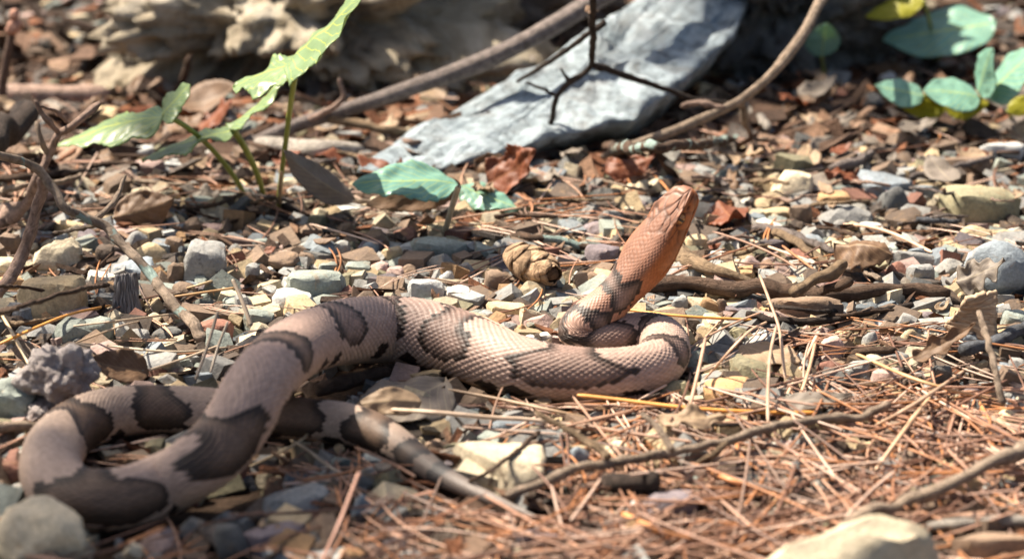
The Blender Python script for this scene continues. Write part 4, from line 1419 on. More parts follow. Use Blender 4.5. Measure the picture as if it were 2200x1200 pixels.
make_twig('twig', [(1606, 674), (1660, 686), (1720, 692), (1780, 688), (1860, 672), (1960, 654)], 17, 12, BR['dark'], 'dark slender twig in front of the long flat brown stone')
branch_group('needle_bed_branch', 'long thin pale brown branch lying over the pine needles', [
    dict(pts=[(1085, 1062), (1180, 1030), (1265, 1000), (1380, 985), (1470, 965), (1550, 948), (1625, 925), (1700, 908), (1850, 894), (1912, 866)], w=(23, 18), c='pale', mode='rest', jag=0.5, lift=0.003),
    dict(pts=[(1310, 982, .011), (1262, 950, .012), (1215, 922, .014), (1150, 885, .017)], w=(18, 12), c='tan'),
    dict(pts=[(1450, 966, .011), (1420, 925, .014), (1378, 888, .017)], w=(17, 12), c='pale'),
    dict(pts=[(1562, 948, .010), (1530, 976, .007), (1486, 1002, .003)], w=(14, 9), c='tan'),
])
make_twig('branch', [(1795, 1146), (1850, 1106), (1940, 1078), (2025, 1050), (2100, 1010), (2200, 964), (2300, 918)], 27, 33, BR['pale'], 'pale foreground branch slanting over the needle litter', cat='branch', lift=0.003)
make_twig('stick', [(2070, 758), (2140, 736), (2200, 706), (2290, 664)], 28, 32, BR['blue'], 'blue-grey smooth stick behind the curled oak leaf', cat='stick', rough=0.08)
make_twig('twig', [(2104, 668, .022), (2122, 730, .018), (2138, 800, .012), (2156, 868, .005)], 12, 16, BR['pale'], 'pale thin twig standing across the blue-grey stick', 'z')
branch_group('small_dark_twig', 'small dark forked twig lying on the broad tan slab', [
    dict(pts=[(1006, 1036), (1060, 1006), (1110, 968), (1158, 928)], w=(8, 11), c='brown', mode='rest'),
    dict(pts=[(1062, 1004, .019), (1056, 1026, .017), (1050, 1046, .014)], w=(9, 6), c='brown'),
], cat='twig')
make_twig('twig', [(1815, 764), (1870, 752), (1926, 752)], 20, 14, BR['brown'], 'short flaky bark twig among the pinkish pebbles')
make_twig('bark_piece', [(1288, 1034), (1350, 1036), (1425, 1040)], 46, 44, BR['dark'], 'black charred bark piece in the needle litter', cat='bark', rough=0.2)
make_twig('stick', [(690, 836), (740, 822), (780, 812), (838, 798)], 34, 26, BR['brown'], 'mossy dark stick in the shade under the lifted body', cat='stick')
make_twig('twig', [(1545, 385), (1580, 430), (1624, 486)], 15, 12, BR['white'], 'pale straight twig near the snake snout')
make_twig('twig', [(1655, 252), (1720, 222), (1808, 176)], 12, 9, BR['tan'], 'thin straight twig beyond the pale brown branch')
make_twig('twig', [(1592, 216), (1622, 248), (1652, 276)], 20, 17, BR['white'], 'short white stick beneath the pale brown branch')
make_twig('twig', [(1775, 335), (1830, 300), (1885, 258)], 12, 9, BR['brown'], 'thin brown twig slanting below the pale green leaves')
make_twig('twig', [(1955, 382), (2040, 362), (2132, 338)], 15, 12, BR['grey'], 'straight grey twig behind the big olive slab')
make_twig('twig', [(1970, 472), (2010, 474), (2062, 476)], 14, 11, BR['blue'], 'short grey twig before the big olive slab')
make_twig('twig', [(1785, 362), (1830, 348), (1875, 330)], 22, 18, BR['grey'], 'grey stub of twig behind pale blue-grey slab')
make_twig('twig', [(1900, 492), (1980, 466), (2062, 440)], 8, 6, BR['pink'], 'thin pinkish twig beside the tan angular stone')
make_twig('twig', [(-30, 918), (60, 915), (110, 918)], 24, 20, BR['pale'], 'pale stick end at the outside of the coil')
make_twig('twig', relean([(372, 205, .0), (384, 175, .01), (400, 148, .02), (408, 120, .03)], (370, 205), 0.2), 18, 14, BR['brown'], 'short dark stub standing before the tan boulder', 'z')
make_twig('twig', [(1700, 905), (1560, 912), (1420, 902)], 9, 6, BR['dark'], 'thin dark twig behind the long thin branch')
make_twig('twig', [(1960, 1140), (2060, 1125), (2200, 1120), (2280, 1125)], 20, 26, BR['white'], 'blurred white stick beside the pale foreground branch')
make_twig('twig', [(2090, 270), (2075, 250), (2062, 225)], 10, 10, BR['pale'], 'short pale stub below the yellow leaf')
make_twig('twig', [(1170, 394), (1250, 432), (1342, 478)], 12, 9, BR['pink'], 'long pinkish straw behind the snake neck')
make_twig('twig', [(690, 690), (560, 700), (470, 715)], 5, 4, BR['pale'], 'very thin pale stalk behind the snake middle bend') if False else None

made = 0
while made < 70:
    px, py = random.uniform(0, 2200), random.triangular(210, 820, 330)
    if 120 < px < 1400 and py > 480:
        continue
    ln = random.uniform(60, 190)
    a = random.choice([random.gauss(0.5, 0.4), random.gauss(2.6, 0.4), random.gauss(0, 0.3)])
    mid = P(px, py, 0)
    dxy = np.array([math.cos(a), math.sin(a)]) * ln * mpp(mid) / 2
    q = [project(np.array([mid[0] + dxy[0] * k_, mid[1] + dxy[1] * k_ + random.gauss(0, .0015), 0.0])) for k_ in (-1, -0.4, 0.3, 1)]
    if any(blocked(*P(a_, b_, 0)[:2], 0.003) for a_, b_ in q):
        continue
    cn = random.choice(['brown', 'dark', 'grey', 'tan', 'pale', 'pink'])
    wd = random.uniform(6, 12)
    word = {'brown': 'brown', 'dark': 'dark', 'grey': 'grey-brown', 'tan': 'tan', 'pale': 'pale', 'pink': 'pinkish'}[cn]
    make_twig('twig', q, wd, wd * 0.6, BR[cn], f"{'short' if ln < 100 else 'long'} {'thin' if wd < 9 else 'stout'} {word} twig in the litter near {landmark(px, py)}", lift=0.0012)
    made += 1

# ------------------------------------------------------------------ leaves
def leaf_geo(length, wfun, fold=0.12, curl=0.0, curlv=0.0, wave=0.03, seed=0, nu=36, nv=10, tw=0.0):
    u = np.linspace(0, 1, nu)
    v = np.linspace(-1, 1, nv * 2 + 1)
    Uu, Vv = np.meshgrid(u, v, indexing='ij')
    wl_, wr_ = wfun(u, -1), wfun(u, 1)
    W = np.where(Vv < 0, wl_[:, None], wr_[:, None])
    x = Uu.copy()
    y = Vv * W
    z = -fold * np.abs(y) + fold * 0.0 + curl * (Uu - 0.45) ** 2 + curlv * y ** 2
    z = z + wave * fbm(np.column_stack([x.ravel() * 4 + seed, y.ravel() * 4, np.zeros(x.size) + seed * 3.3]), 3).reshape(x.shape) * (0.35 + np.abs(Vv))
    z = z + tw * y * (Uu - 0.3)
    V = np.column_stack([x.ravel(), y.ravel(), z.ravel()]) * length
    uv = np.column_stack([Uu.ravel(), (Vv.ravel() * 0.5 + 0.5)])
    m = len(v)
    i, j = np.meshgrid(np.arange(nu - 1), np.arange(m - 1), indexing='ij')
    a = (i * m + j).ravel()
    F = np.column_stack([a, a + m, a + m + 1, a + 1])
    return V, F, uv

def w_ovate(width, teeth=0, td=0.0, seed=0):
    def f(u, side):
        w = width * np.sin(np.pi * np.clip(u, 0, 1) ** 0.75) ** 0.8
        if teeth:
            w = w * (1 - td * ((u * teeth + (0.3 if side > 0 else 0) + seed) % 1.0))
        return np.maximum(w, 0.004)
    return f

def w_lobed(width, lobes=3.0, depth_=0.55, seed=0, teeth=14, td=0.12):
    def f(u, side):
        env = np.sin(np.pi * np.clip(u, 0, 1) ** 0.62) ** 0.7
        lob = 1 - depth_ * (0.5 + 0.5 * np.cos(2 * np.pi * (u * lobes + 0.1 * side + seed)))
        w = width * env * lob
        w = w * (1 - td * ((u * teeth + (0.4 if side > 0 else 0)) % 1.0))
        return np.maximum(w, 0.004)
    return f

def place_leaf(name, base, tip, normal, mat, wfun, label=None, parent=None, cat='leaf', group=None, grid=(36, 10), **kw):
    base, tip = np.asarray(base, float), np.asarray(tip, float)
    L = np.linalg.norm(tip - base)
    V, F, uv = leaf_geo(L, wfun, nu=grid[0], nv=grid[1], **kw)
    x = (tip - base) / L
    n = np.asarray(normal, float)
    z = n - x * n.dot(x)
    z /= np.linalg.norm(z)
    y = np.cross(z, x)
    W = base + V[:, :1] * x + V[:, 1:2] * y + V[:, 2:3] * z
    off = np.array(parent.location) if parent is not None else base
    o = big_mesh(name, W - off, F, M[mat], uvs=uv, smooth=True, parent=parent)
    if parent is None:
        o.location = base
    sm = o.modifiers.new('thickness', 'SOLIDIFY')
    sm.thickness = 0.00028
    sm.offset = 0
    if label and parent is None:
        tag(o, label, cat, group)
    i, j = hidx(W[:, 0], W[:, 1])
    ok = (W[:, 2] < 0.02) & (parent is None)
    HM[i[ok], j[ok]] = np.maximum(HM[i[ok], j[ok]], W[ok, 2])
    return o

def stem_tube(parent, pts, w0, w1, mat, name='stem'):
    w = np.array([P(*p) for p in pts])
    d = catmull(w, 8)
    rad = np.linspace(w0 * mpp(w[0]) / 2, w1 * mpp(w[-1]) / 2, len(d))
    V, F, U = tube_geo(d, rad, 8)
    o = mesh_obj(name, V - np.array(parent.location), F, M[mat], parent, True, U)
    return o

t = NT('green_stem')
M['stem_green'] = t.end(t.pbr(t.ramp(t.noise(pos_vec(t), 120, 3), [(0.3, (0.16, 0.19, 0.03)), (0.7, (0.32, 0.33, 0.07))]), 0.45, None, 0.45))

def seedling(label, base_px, leaves, stems, group='green seedlings behind the snake'):
    b = P(base_px[0], base_px[1], 0.0)
    root = empty('seedling', tuple(b))
    tag(root, label, 'seedling', group)
    for st in stems:
        stem_tube(root, relean(st[0], base_px), st[1], st[2], 'stem_green')
    for lf in leaves:
        place_leaf('leaf', P(*relean([lf['b']], base_px)[0]), P(*relean([lf['t']], base_px)[0]), lf['n'], lf['m'], lf['w'], parent=root, **lf.get('kw', {}))
    return root

seedling('tall green seedling with one toothed leaf held high before the tan boulder', (598, 445),
    [dict(b=(640, 126, .082), t=(500, 186, .066), n=(-0.15, -0.2, 1), m='leaf_green', w=w_lobed(0.62, 2.2, 0.3, 0.3), kw=dict(fold=0.1, curl=-0.15, wave=0.05, seed=3)),
     dict(b=(632, 128, .082), t=(800, -30, .118), n=(-0.25, -0.32, 1), m='leaf_green', w=w_lobed(0.55, 2.4, 0.25, 0.2), kw=dict(fold=0.12, curl=0.1, wave=0.05, seed=5))],
    [([(598, 445, 0), (602, 400, .012), (612, 320, .034), (625, 220, .06), (640, 126, .082)], 10, 13)])
seedling('low green seedling with two lobed leaves on yellow stalks', (555, 428),
    [dict(b=(505, 274, .046), t=(300, 334, .028), n=(-0.1, -0.12, 1), m='leaf_green', w=w_lobed(0.36, 2.6, 0.3, 0.4), kw=dict(fold=0.05, curl=-0.1, wave=0.04, seed=8)),
     dict(b=(495, 276, .046), t=(618, 168, .066), n=(-0.5, -0.05, 1), m='leaf_green', w=w_lobed(0.40, 2.2, 0.35, 0.1), kw=dict(fold=0.18, curl=0.15, wave=0.05, seed=9)),
     dict(b=(352, 246, .05), t=(118, 304, .034), n=(0, -0.18, 1), m='leaf_green', w=w_lobed(0.34, 3.0, 0.3, 0.2), kw=dict(fold=0.08, curl=-0.1, wave=0.05, seed=12)),
     dict(b=(345, 246, .05), t=(408, 182, .062), n=(-0.3, -0.4, 1), m='leaf_green', w=w_lobed(0.7, 1.6, 0.3, 0.2), kw=dict(fold=0.1, curl=-0.1, wave=0.05, seed=13))],
    [([(568, 428, 0), (555, 380, .014), (530, 325, .03), (500, 276, .046)], 12, 16),
     ([(528, 425, 0), (500, 375, .014), (450, 315, .032), (400, 272, .044), (350, 246, .05)], 12, 12)])

def seed_right(label, base_px, leaves, stems):
    return seedling(label, base_px, leaves, stems, group='blurred green plants beyond the stones')
seed_right('blurred seedling with broad pale mint leaves beyond the stones', (2085, 262),
    [dict(b=(2120, 205, .035), t=(2225, 105, .06), n=(-0.4, -0.35, 1), m='leaf_mint', w=w_ovate(0.5), kw=dict(fold=0.1, curl=-0.1, seed=21)),
     dict(b=(2105, 205, .035), t=(1985, 190, .04), n=(0.1, -0.4, 1), m='leaf_mint', w=w_ovate(0.5), kw=dict(fold=0.1, curl=-0.2, seed=22)),
     dict(b=(2100, 200, .036), t=(2130, 105, .062), n=(-0.1, -0.6, 1), m='leaf_mint', w=w_ovate(0.42), kw=dict(fold=0.15, seed=23)),
     dict(b=(1985, 205, .032), t=(1880, 185, .036), n=(0, -0.45, 1), m='leaf_mint', w=w_ovate(0.45), kw=dict(fold=0.1, seed=24))],
    [([(2085, 262, 0), (2095, 235, .02), (2110, 205, .035)], 10, 8), ([(2085, 262, 0), (2040, 235, .02), (1985, 205, .032)], 9, 7)])
seed_right('blurred plant with bright yellow leaves below the mint ones', (2000, 275),
    [dict(b=(2030, 235, .018), t=(1925, 222, .022), n=(0, -1.2, 0.6), m='leaf_yellow', w=w_ovate(0.24), kw=dict(fold=0.05, seed=31)),
     dict(b=(2030, 232, .018), t=(2125, 222, .022), n=(0, -1.2, 0.6), m='leaf_yellow', w=w_ovate(0.32), kw=dict(fold=0.05, seed=32)),
     dict(b=(2165, 238, .016), t=(2235, 212, .022), n=(0, -1.0, 0.7), m='leaf_yellow', w=w_ovate(0.3), kw=dict(fold=0.05, seed=33))],
    [([(2000, 275, 0), (2015, 252, .01), (2030, 234, .018)], 9, 7), ([(2180, 270, 0), (2172, 252, .008), (2165, 238, .016)], 9, 7)])
seed_right('distant blurred plant with a bluish leaf and a yellow leaf', (2010, 130),
    [dict(b=(2140, 50, .04), t=(1895, 88, .03), n=(0, -0.45, 1), m='leaf_mint', w=w_ovate(0.36), kw=dict(fold=0.05, seed=41)),
     dict(b=(1985, 2, .06), t=(1860, 38, .05), n=(0, -0.9, 1), m='leaf_yellow', w=w_ovate(0.22), kw=dict(fold=0.05, seed=42))],
    [([(2010, 130, 0), (2050, 95, .02), (2140, 50, .04)], 9, 8), ([(2010, 130, 0), (2000, 60, .035), (1985, 2, .06)], 9, 8)])
seed_right('small blurred mint leaf plant beside the dark mottled rock', (1770, 165),
    [dict(b=(1765, 122, .02), t=(1775, 50, .038), n=(0.2, -1.0, 0.5), m='leaf_mint', w=w_ovate(0.5), kw=dict(fold=0.05, seed=44))],
    [([(1770, 165, 0), (1768, 140, .01), (1765, 122, .02)], 9, 7)])

def ground_leaf(label, b, tp, n, m, w, group='fallen leaves on the ground', **kw):
    return place_leaf('leaf', P(*b), P(*tp), n, m, w, label, None, 'leaf', group, **kw)

ground_leaf('fallen pale green leaf resting on a brown dead leaf', (985, 388, .019), (758, 384, .022), (0.0, -0.4, 1), 'leaf_mint', w_ovate(0.30, 8, 0.1), fold=0.12, curl=-0.2, wave=0.05, seed=51)
ground_leaf('brown dead leaf folded under the fallen green leaf', (990, 398, .012), (785, 442, .006), (0.2, -1.0, 0.6), 'leaf_brown', w_ovate(0.20, 9, 0.15), fold=0.1, curl=0.1, wave=0.04, seed=52)
ground_leaf('pale green withered leaf beside the fallen green leaf', (985, 396, .010), (1115, 448, .004), (0.1, -0.5, 1), 'leaf_mint', w_ovate(0.26), fold=0.2, curl=0.1, wave=0.06, seed=53)
ground_leaf('grey-brown lance-shaped dead leaf propped beside the seedling stems', (752, 432, .004), (598, 326, .028), (0.55, -0.75, 0.55), 'leaf_grey', w_ovate(0.17), fold=0.2, curl=0.25, wave=0.02, seed=54)
ground_leaf('dark red-brown dead leaf standing behind the low seedling', (400, 292, .002), (500, 225, .020), (-0.5, -0.5, 0.9), 'leaf_red', w_lobed(0.45, 2.5, 0.4, 0.1), fold=0.2, curl=0.2, wave=0.08, seed=55)
ground_leaf('orange-brown dead leaf with curled bright edge behind the gravel', (1060, 395, .004), (1158, 325, .02), (0.1, -0.7, 0.7), 'leaf_red', w_lobed(0.42, 2.0, 0.3, 0.2), fold=-0.3, curl=0.5, wave=0.1, seed=56)
ground_leaf('brown crumpled dead leaf beside the orange-brown leaf', (1035, 360, .006), (1110, 402, .004), (-0.2, -0.8, 0.6), 'leaf_brown', w_ovate(0.5), fold=0.3, curl=0.4, wave=0.12, seed=57)
ground_leaf('rusty red dead leaf under the pale brown branch', (1300, 372, .004), (1410, 340, .01), (0.1, -0.6, 0.8), 'leaf_red', w_lobed(0.35, 2.3, 0.4), fold=0.2, curl=0.3, wave=0.1, seed=58)
ground_leaf('grey-tan dry leaf lying in the gap between body and tail', (955, 820, .005), (770, 900, .004), (0.0, -0.3, 1), 'leaf_grey', w_ovate(0.36), fold=0.15, curl=-0.1, wave=0.05, seed=59)
ground_leaf('pale orange curled leaf scrap catching sun behind the tail', (908, 858, .009), (768, 862, .010), (0.0, -0.9, 0.8), 'leaf_tan', w_ovate(0.24), fold=0.3, curl=-0.5, wave=0.05, seed=60)
ground_leaf('glossy brown oak leaf curled behind the knobbly fungus', (318, 800, .004), (188, 778, .010), (0.15, -0.6, 0.8), 'leaf_brown', w_ovate(0.30), fold=-0.2, curl=0.25, curlv=0.4, wave=0.05, seed=61)
ground_leaf('curled oak leaf with ragged tip over the blue-grey stick', (1962, 772, .008), (2098, 700, .018), (-0.2, -0.7, 0.7), 'leaf_brown', w_lobed(0.19, 3.0, 0.55, 0.3), fold=-0.4, curl=0.2, curlv=1.0, wave=0.06, seed=62)
ground_leaf('shredded grey dead leaf lying on the big blue-grey rock', (2055, 606, .014), (2165, 566, .022), (-0.1, -0.6, 0.8), 'leaf_grey', w_lobed(0.42, 3.5, 0.55, 0.1), fold=0.2, curl=0.2, wave=0.12, seed=63)
ground_leaf('brown tented dead leaf with dark hollow among the stones', (1790, 520, .012), (1912, 530, .014), (0, -0.55, 1), 'leaf_brown', w_ovate(0.42, 5, 0.2), fold=0.75, curl=-0.5, wave=0.08, seed=64)
ground_leaf('brown dead leaf in dark shade under the lichen twig', (245, 470, .006), (375, 430, .012), (0, -1.0, 0.6), 'leaf_brown', w_ovate(0.36), fold=0.3, curl=0.4, wave=0.1, seed=65)
ground_leaf('small bright orange leaf scrap near the snake snout', (1545, 440, .004), (1585, 478, .005), (0, -0.8, 0.7), 'leaf_red', w_ovate(0.3), fold=0.3, curl=0.3, wave=0.08, seed=66)
ground_leaf('pale tan leaf scrap lit by sun in the needles', (1410, 905, .007), (1560, 890, .009), (0.1, -0.4, 1), 'leaf_tan', w_lobed(0.28, 2.5, 0.4), fold=0.1, curl=0.1, wave=0.1, seed=67)
ground_leaf('pale grey papery leaf strip beneath the olive block', (1590, 742, .006), (1720, 775, .006), (0, -0.3, 1), 'leaf_tan', w_ovate(0.28), fold=0.05, wave=0.05, seed=68)
ground_leaf('grey leaf strip lying under the tall needles', (1640, 866, .006), (1830, 856, .006), (0, -0.4, 1), 'leaf_grey', w_ovate(0.14), fold=0.1, wave=0.05, seed=69)

# random dead leaves in the litter behind
mats_l = [('leaf_brown', 'brown'), ('leaf_tan', 'tan'), ('leaf_red', 'rust coloured'), ('leaf_grey', 'grey-brown'), ('leaf_tan', 'tan'), ('leaf_brown', 'brown')]
states = ['curled', 'crumpled', 'flat', 'folded', 'ragged']
def litter_leaf(px, py, lpx, group='scattered dead leaves in the litter'):
    c = P(px, py, 0)
    Lr = lpx * mpp(c)
    a = random.uniform(0, 6.283)
    if blocked(c[0], c[1], 0.4 * Lr):
        return False
    d = np.array([math.cos(a), math.sin(a), 0]) * Lr / 2
    h = max(float(H(c[0], c[1])[0]), 0.0005) + 0.0008
    b = c - d + np.array([0, 0, h]); tpv = c + d + np.array([0, 0, h + random.uniform(0, 0.35) * Lr])
    m, cn = random.choice(mats_l)
    st = random.choice(states)
    kw = dict(curled=dict(fold=-0.2, curl=0.5), crumpled=dict(fold=0.3, curl=0.2, wave=0.16), flat=dict(fold=0.05, curl=0.05), folded=dict(fold=0.7, curl=0.0), ragged=dict(fold=0.1, curl=0.3, wave=0.1))[st]
    w = w_lobed(random.uniform(0.28, 0.42), random.uniform(2, 3.5), 0.45, random.random()) if st in ('ragged', 'crumpled') else w_ovate(random.uniform(0.2, 0.4))
    szn = 'small' if Lr < 0.014 else 'middling' if Lr < 0.025 else 'large'
    kw.setdefault('wave', 0.05)
    place_leaf('leaf', b, tpv, (random.gauss(0, .25), -0.3 + random.gauss(0, .25), 1), m, w, f'{szn} {st} {cn} dead leaf near {landmark(px, py)}', None, 'leaf', group, grid=(20, 5), seed=random.random() * 99, **kw)
    return True
k_ = 0
while k_ < 190:
    px, py = random.uniform(-40, 2240), random.triangular(60, 470, 250)
    if litter_leaf(px, py, random.choice([40, 55, 70, 90, 120])):
        k_ += 1
k_ = 0
while k_ < 40:
    px, py = random.uniform(0, 2200), random.uniform(460, 1190)
    if px < 1050 and random.random() < 0.5:
        continue
    if litter_leaf(px, py, random.choice([26, 34, 42, 54])):
        k_ += 1

def one_needle(path, r, color, label):
    d = catmull(path, 3)
    V, F = needle_geo(d, r, 6)
    c = d[len(d) // 2]
    o = big_mesh('pine_needle', V - c, F, M['needle'], smooth=True)
    o.location = c
    o.color = (*color, 1)
    tag(o, label, 'pine needle', 'single pine needles on top of the litter')
    i, j = hidx(d[:, 0], d[:, 1])
    HM[i, j] = np.maximum(HM[i, j], d[:, 2] + r * 0.7)

def hero_needle(pts, wpx, color, label, z=None, lift=0.0006):
    if z is None:
        zz = np.full(len(pts), 0.005)
        for _ in range(3):
            w = np.array([P(p[0], p[1], q) for p, q in zip(pts, zz)])
            d, s = resample(w, 30)
            h = H(d[:, 0], d[:, 1])
            h = np.where(NOGO[hidx(d[:, 0], d[:, 1])], 0.001, h)
            hull = upper_hull(s, h)
            zz = np.interp(np.linspace(0, 1, len(pts)), np.linspace(0, 1, 30), hull) + lift
        w = np.array([P(p[0], p[1], q) for p, q in zip(pts, zz)])
    else:
        w = np.array([P(p[0], p[1], q) for p, q in zip(pts, z)])
    d, _ = resample(catmull(w, 6), 14)
    one_needle(d, wpx * mpp(w[0]) / 2, color, label)

OR = (0.62, 0.28, 0.06)
hn = [
    ([(1240, 848), (1330, 858), (1480, 876), (1620, 884), (1755, 886)], 11, OR, 'long bright orange needle in front of the snake right bend', [.006, .006, .006, .005, .004]),
    ([(1342, 664), (1420, 674), (1500, 681), (1622, 687)], 8, OR, 'orange needle behind the far loop of the snake', None),
    ([(-20, 748), (0, 738), (80, 702), (153, 674), (238, 656)], 8, OR, 'orange needle crossing the pale wedge stone', None),
    ([(795, 877), (920, 884), (1040, 895), (1160, 903), (1300, 925)], 12, (0.5, 0.38, 0.28), 'long pale brown straw before the tail', None),
    ([(958, 835), (1080, 858), (1200, 884), (1310, 908)], 9, (0.3, 0.2, 0.12), 'thin brown needle along the foot of the body', None),
    ([(1632, 590), (1655, 650), (1674, 705), (1682, 770), (1687, 815)], 7, (0.42, 0.29, 0.2), 'upright pale needle in front of the forked stick', [.02, .017, .013, .009, .005]),
    ([(1516, 725), (1502, 790), (1482, 872)], 8, (0.45, 0.29, 0.2), 'pale reddish needle beside the snake right bend', [.014, .010, .006]),
    ([(1668, 700), (1655, 760), (1650, 840), (1650, 905)], 7, (0.42, 0.29, 0.2), 'pale needle over the orange brown stone', [.015, .013, .010, .006]),
    ([(1592, 508), (1680, 540), (1782, 574)], 7, (0.56, 0.4, 0.28), 'pale needle across the grey stick', None),
    ([(1762, 482), (1850, 484), (1920, 502), (2002, 542)], 9, (0.6, 0.38, 0.26), 'arched orange tan needle over the brown tented leaf', None),
    ([(692, 1205), (730, 1120), (772, 1012)], 10, (0.42, 0.22, 0.15), 'reddish needle slanting over the orange stones', [.004, .011, .018]),
    ([(1338, 1102), (1420, 1142), (1515, 1196)], 16, (0.52, 0.22, 0.07), 'thick orange needle in the blurred litter', None),
    ([(1515, 1010), (1570, 1030), (1640, 1058)], 15, (0.55, 0.24, 0.1), 'short orange needle under the long thin branch', None),
    ([(1170, 880), (1400, 930), (1240, 890)], 4, (0.3, 0.2, 0.1), '', None),
    ([(1560, 770), (1680, 790), (1790, 700)], 4, (0.5, 0.38, 0.3), '', None),
    ([(1500, 830), (1600, 720), (1650, 690)], 7, (0.55, 0.36, 0.24), 'tan needle leaning by the olive block', None),
    ([(1690, 850), (1730, 770), (1765, 700)], 9, (0.55, 0.38, 0.27), 'tan needle over the pinkish wedge pebble', None),
    ([(1700, 900), (1736, 800), (1755, 720)], 8, (0.5, 0.32, 0.2), 'brown needle beside a tan one near pinkish pebbles', None),
    ([(1840, 760), (1990, 822), (2200, 874)], 9, (0.52, 0.32, 0.16), 'long orange tan needle over the purple pebbles', None),
    ([(1850, 930), (1960, 870), (2080, 790)], 9, (0.4, 0.27, 0.18), 'brown needle slanting toward the curled oak leaf', None),
    ([(500, 600), (522, 650), (540, 700)], 10, (0.34, 0.27, 0.2), 'grey-brown straw standing against brick red stone', [.018, .012, .006]),
    ([(380, 625), (440, 608), (500, 590)], 7, (0.4, 0.28, 0.15), 'tan needle before the blocky grey stone', None),
    ([(320, 645), (410, 632), (505, 618)], 7, (0.42, 0.25, 0.11), 'orange tan needle crossing the lichen twig', None),
    ([(158, 700), (260, 688), (390, 672)], 6, (0.34, 0.26, 0.18), 'thin grey needle above the smooth oval stone', None),
    ([(165, 735), (260, 700), (300, 690)], 6, (0.3, 0.22, 0.15), 'thin brown needle over grey-green slab', None),
    ([(230, 742), (320, 752), (400, 755), (490, 746)], 7, (0.34, 0.27, 0.19), 'long grey-brown straw behind the coil', None),
    ([(320, 795), (400, 768), (470, 742)], 7, (0.4, 0.31, 0.22), 'pale straw rising toward the snake middle bend', None),
    ([(420, 815), (445, 745), (468, 668)], 8, (0.36, 0.28, 0.2), 'tall straw standing before the brick red stone', [.006, .013, .022]),
    ([(452, 800), (470, 740), (490, 690)], 7, (0.42, 0.34, 0.25), 'pale straw leaning on the brick red stone', [.006, .012, .018]),
    ([(0, 668), (32, 725), (64, 785)], 8, (0.52, 0.4, 0.25), 'pale straw slanting before the fungus', [.014, .012, .008]),
    ([(600, 440), (602, 405), (604, 368)], 7, (0.36, 0.27, 0.17), 'thin straw standing next to the seedling stem', [.001, .012, .024]),
    ([(955, 502), (968, 455), (985, 400)], 14, (0.42, 0.38, 0.28), 'pale dry stalk below the withered leaf', [.001, .012, .026]),
    ([(1060, 690), (1072, 735), (1080, 760)], 4, (0.1, 0.08, 0.06), '', None),
    ([(1530, 648), (1400, 655), (1370, 662)], 4, (0.1, 0.08, 0.06), '', None),
    ([(1880, 1010), (1960, 900), (2000, 850)], 10, (0.46, 0.3, 0.18), 'tan needle rising past the rounded grey pebble', None),
    ([(520, 1010), (640, 950), (680, 905)], 8, (0.34, 0.26, 0.16), 'curved straw beneath the tail', None),
    ([(625, 945), (660, 965), (720, 1010), (780, 1030)], 9, (0.3, 0.24, 0.17), 'grey-brown curved straw in front of the tail', None),
]
nn_ = 0
for it in hn:
    if not it[3]:
        continue
    hero_needle(it[0], it[1], it[2], it[3], it[4])
    nn_ += 1
tries = 0
while nn_ < 300 and tries < 20000:
    tries += 1
    px, py = random.uniform(-20, 2220), random.uniform(380, 1230)
    if random.random() > needle_density(px, py) ** 1.6:
        continue
    L = random.uniform(0.02, 0.06)
    ang = random.choice([random.gauss(0.5, 0.5), random.gauss(1.9, 0.5), random.uniform(0, 3.14)])
    bd = random.gauss(0, 0.12)
    path = needle_poly(px, py, ang, L, bd, 0.011)
    if path is None:
        continue
    r = random.uniform(0.00030, 0.00050)
    path[:, 2] += r * 0.6
    c, cn = random.choice(NCOL)
    ln = 'short' if L < 0.032 else 'long' if L > 0.048 else 'middling'
    thk = 'thick' if r > 0.0004 else 'slender'
    a2 = (ang % math.pi)
    one_needle(path, r, tuple(np.array(c) * random.uniform(0.7, 1.0)), f'{ln} {thk} {cn} {"curved" if abs(bd) > 0.1 else "straight"} pine needle near {landmark(px, py)}')
    nn_ += 1

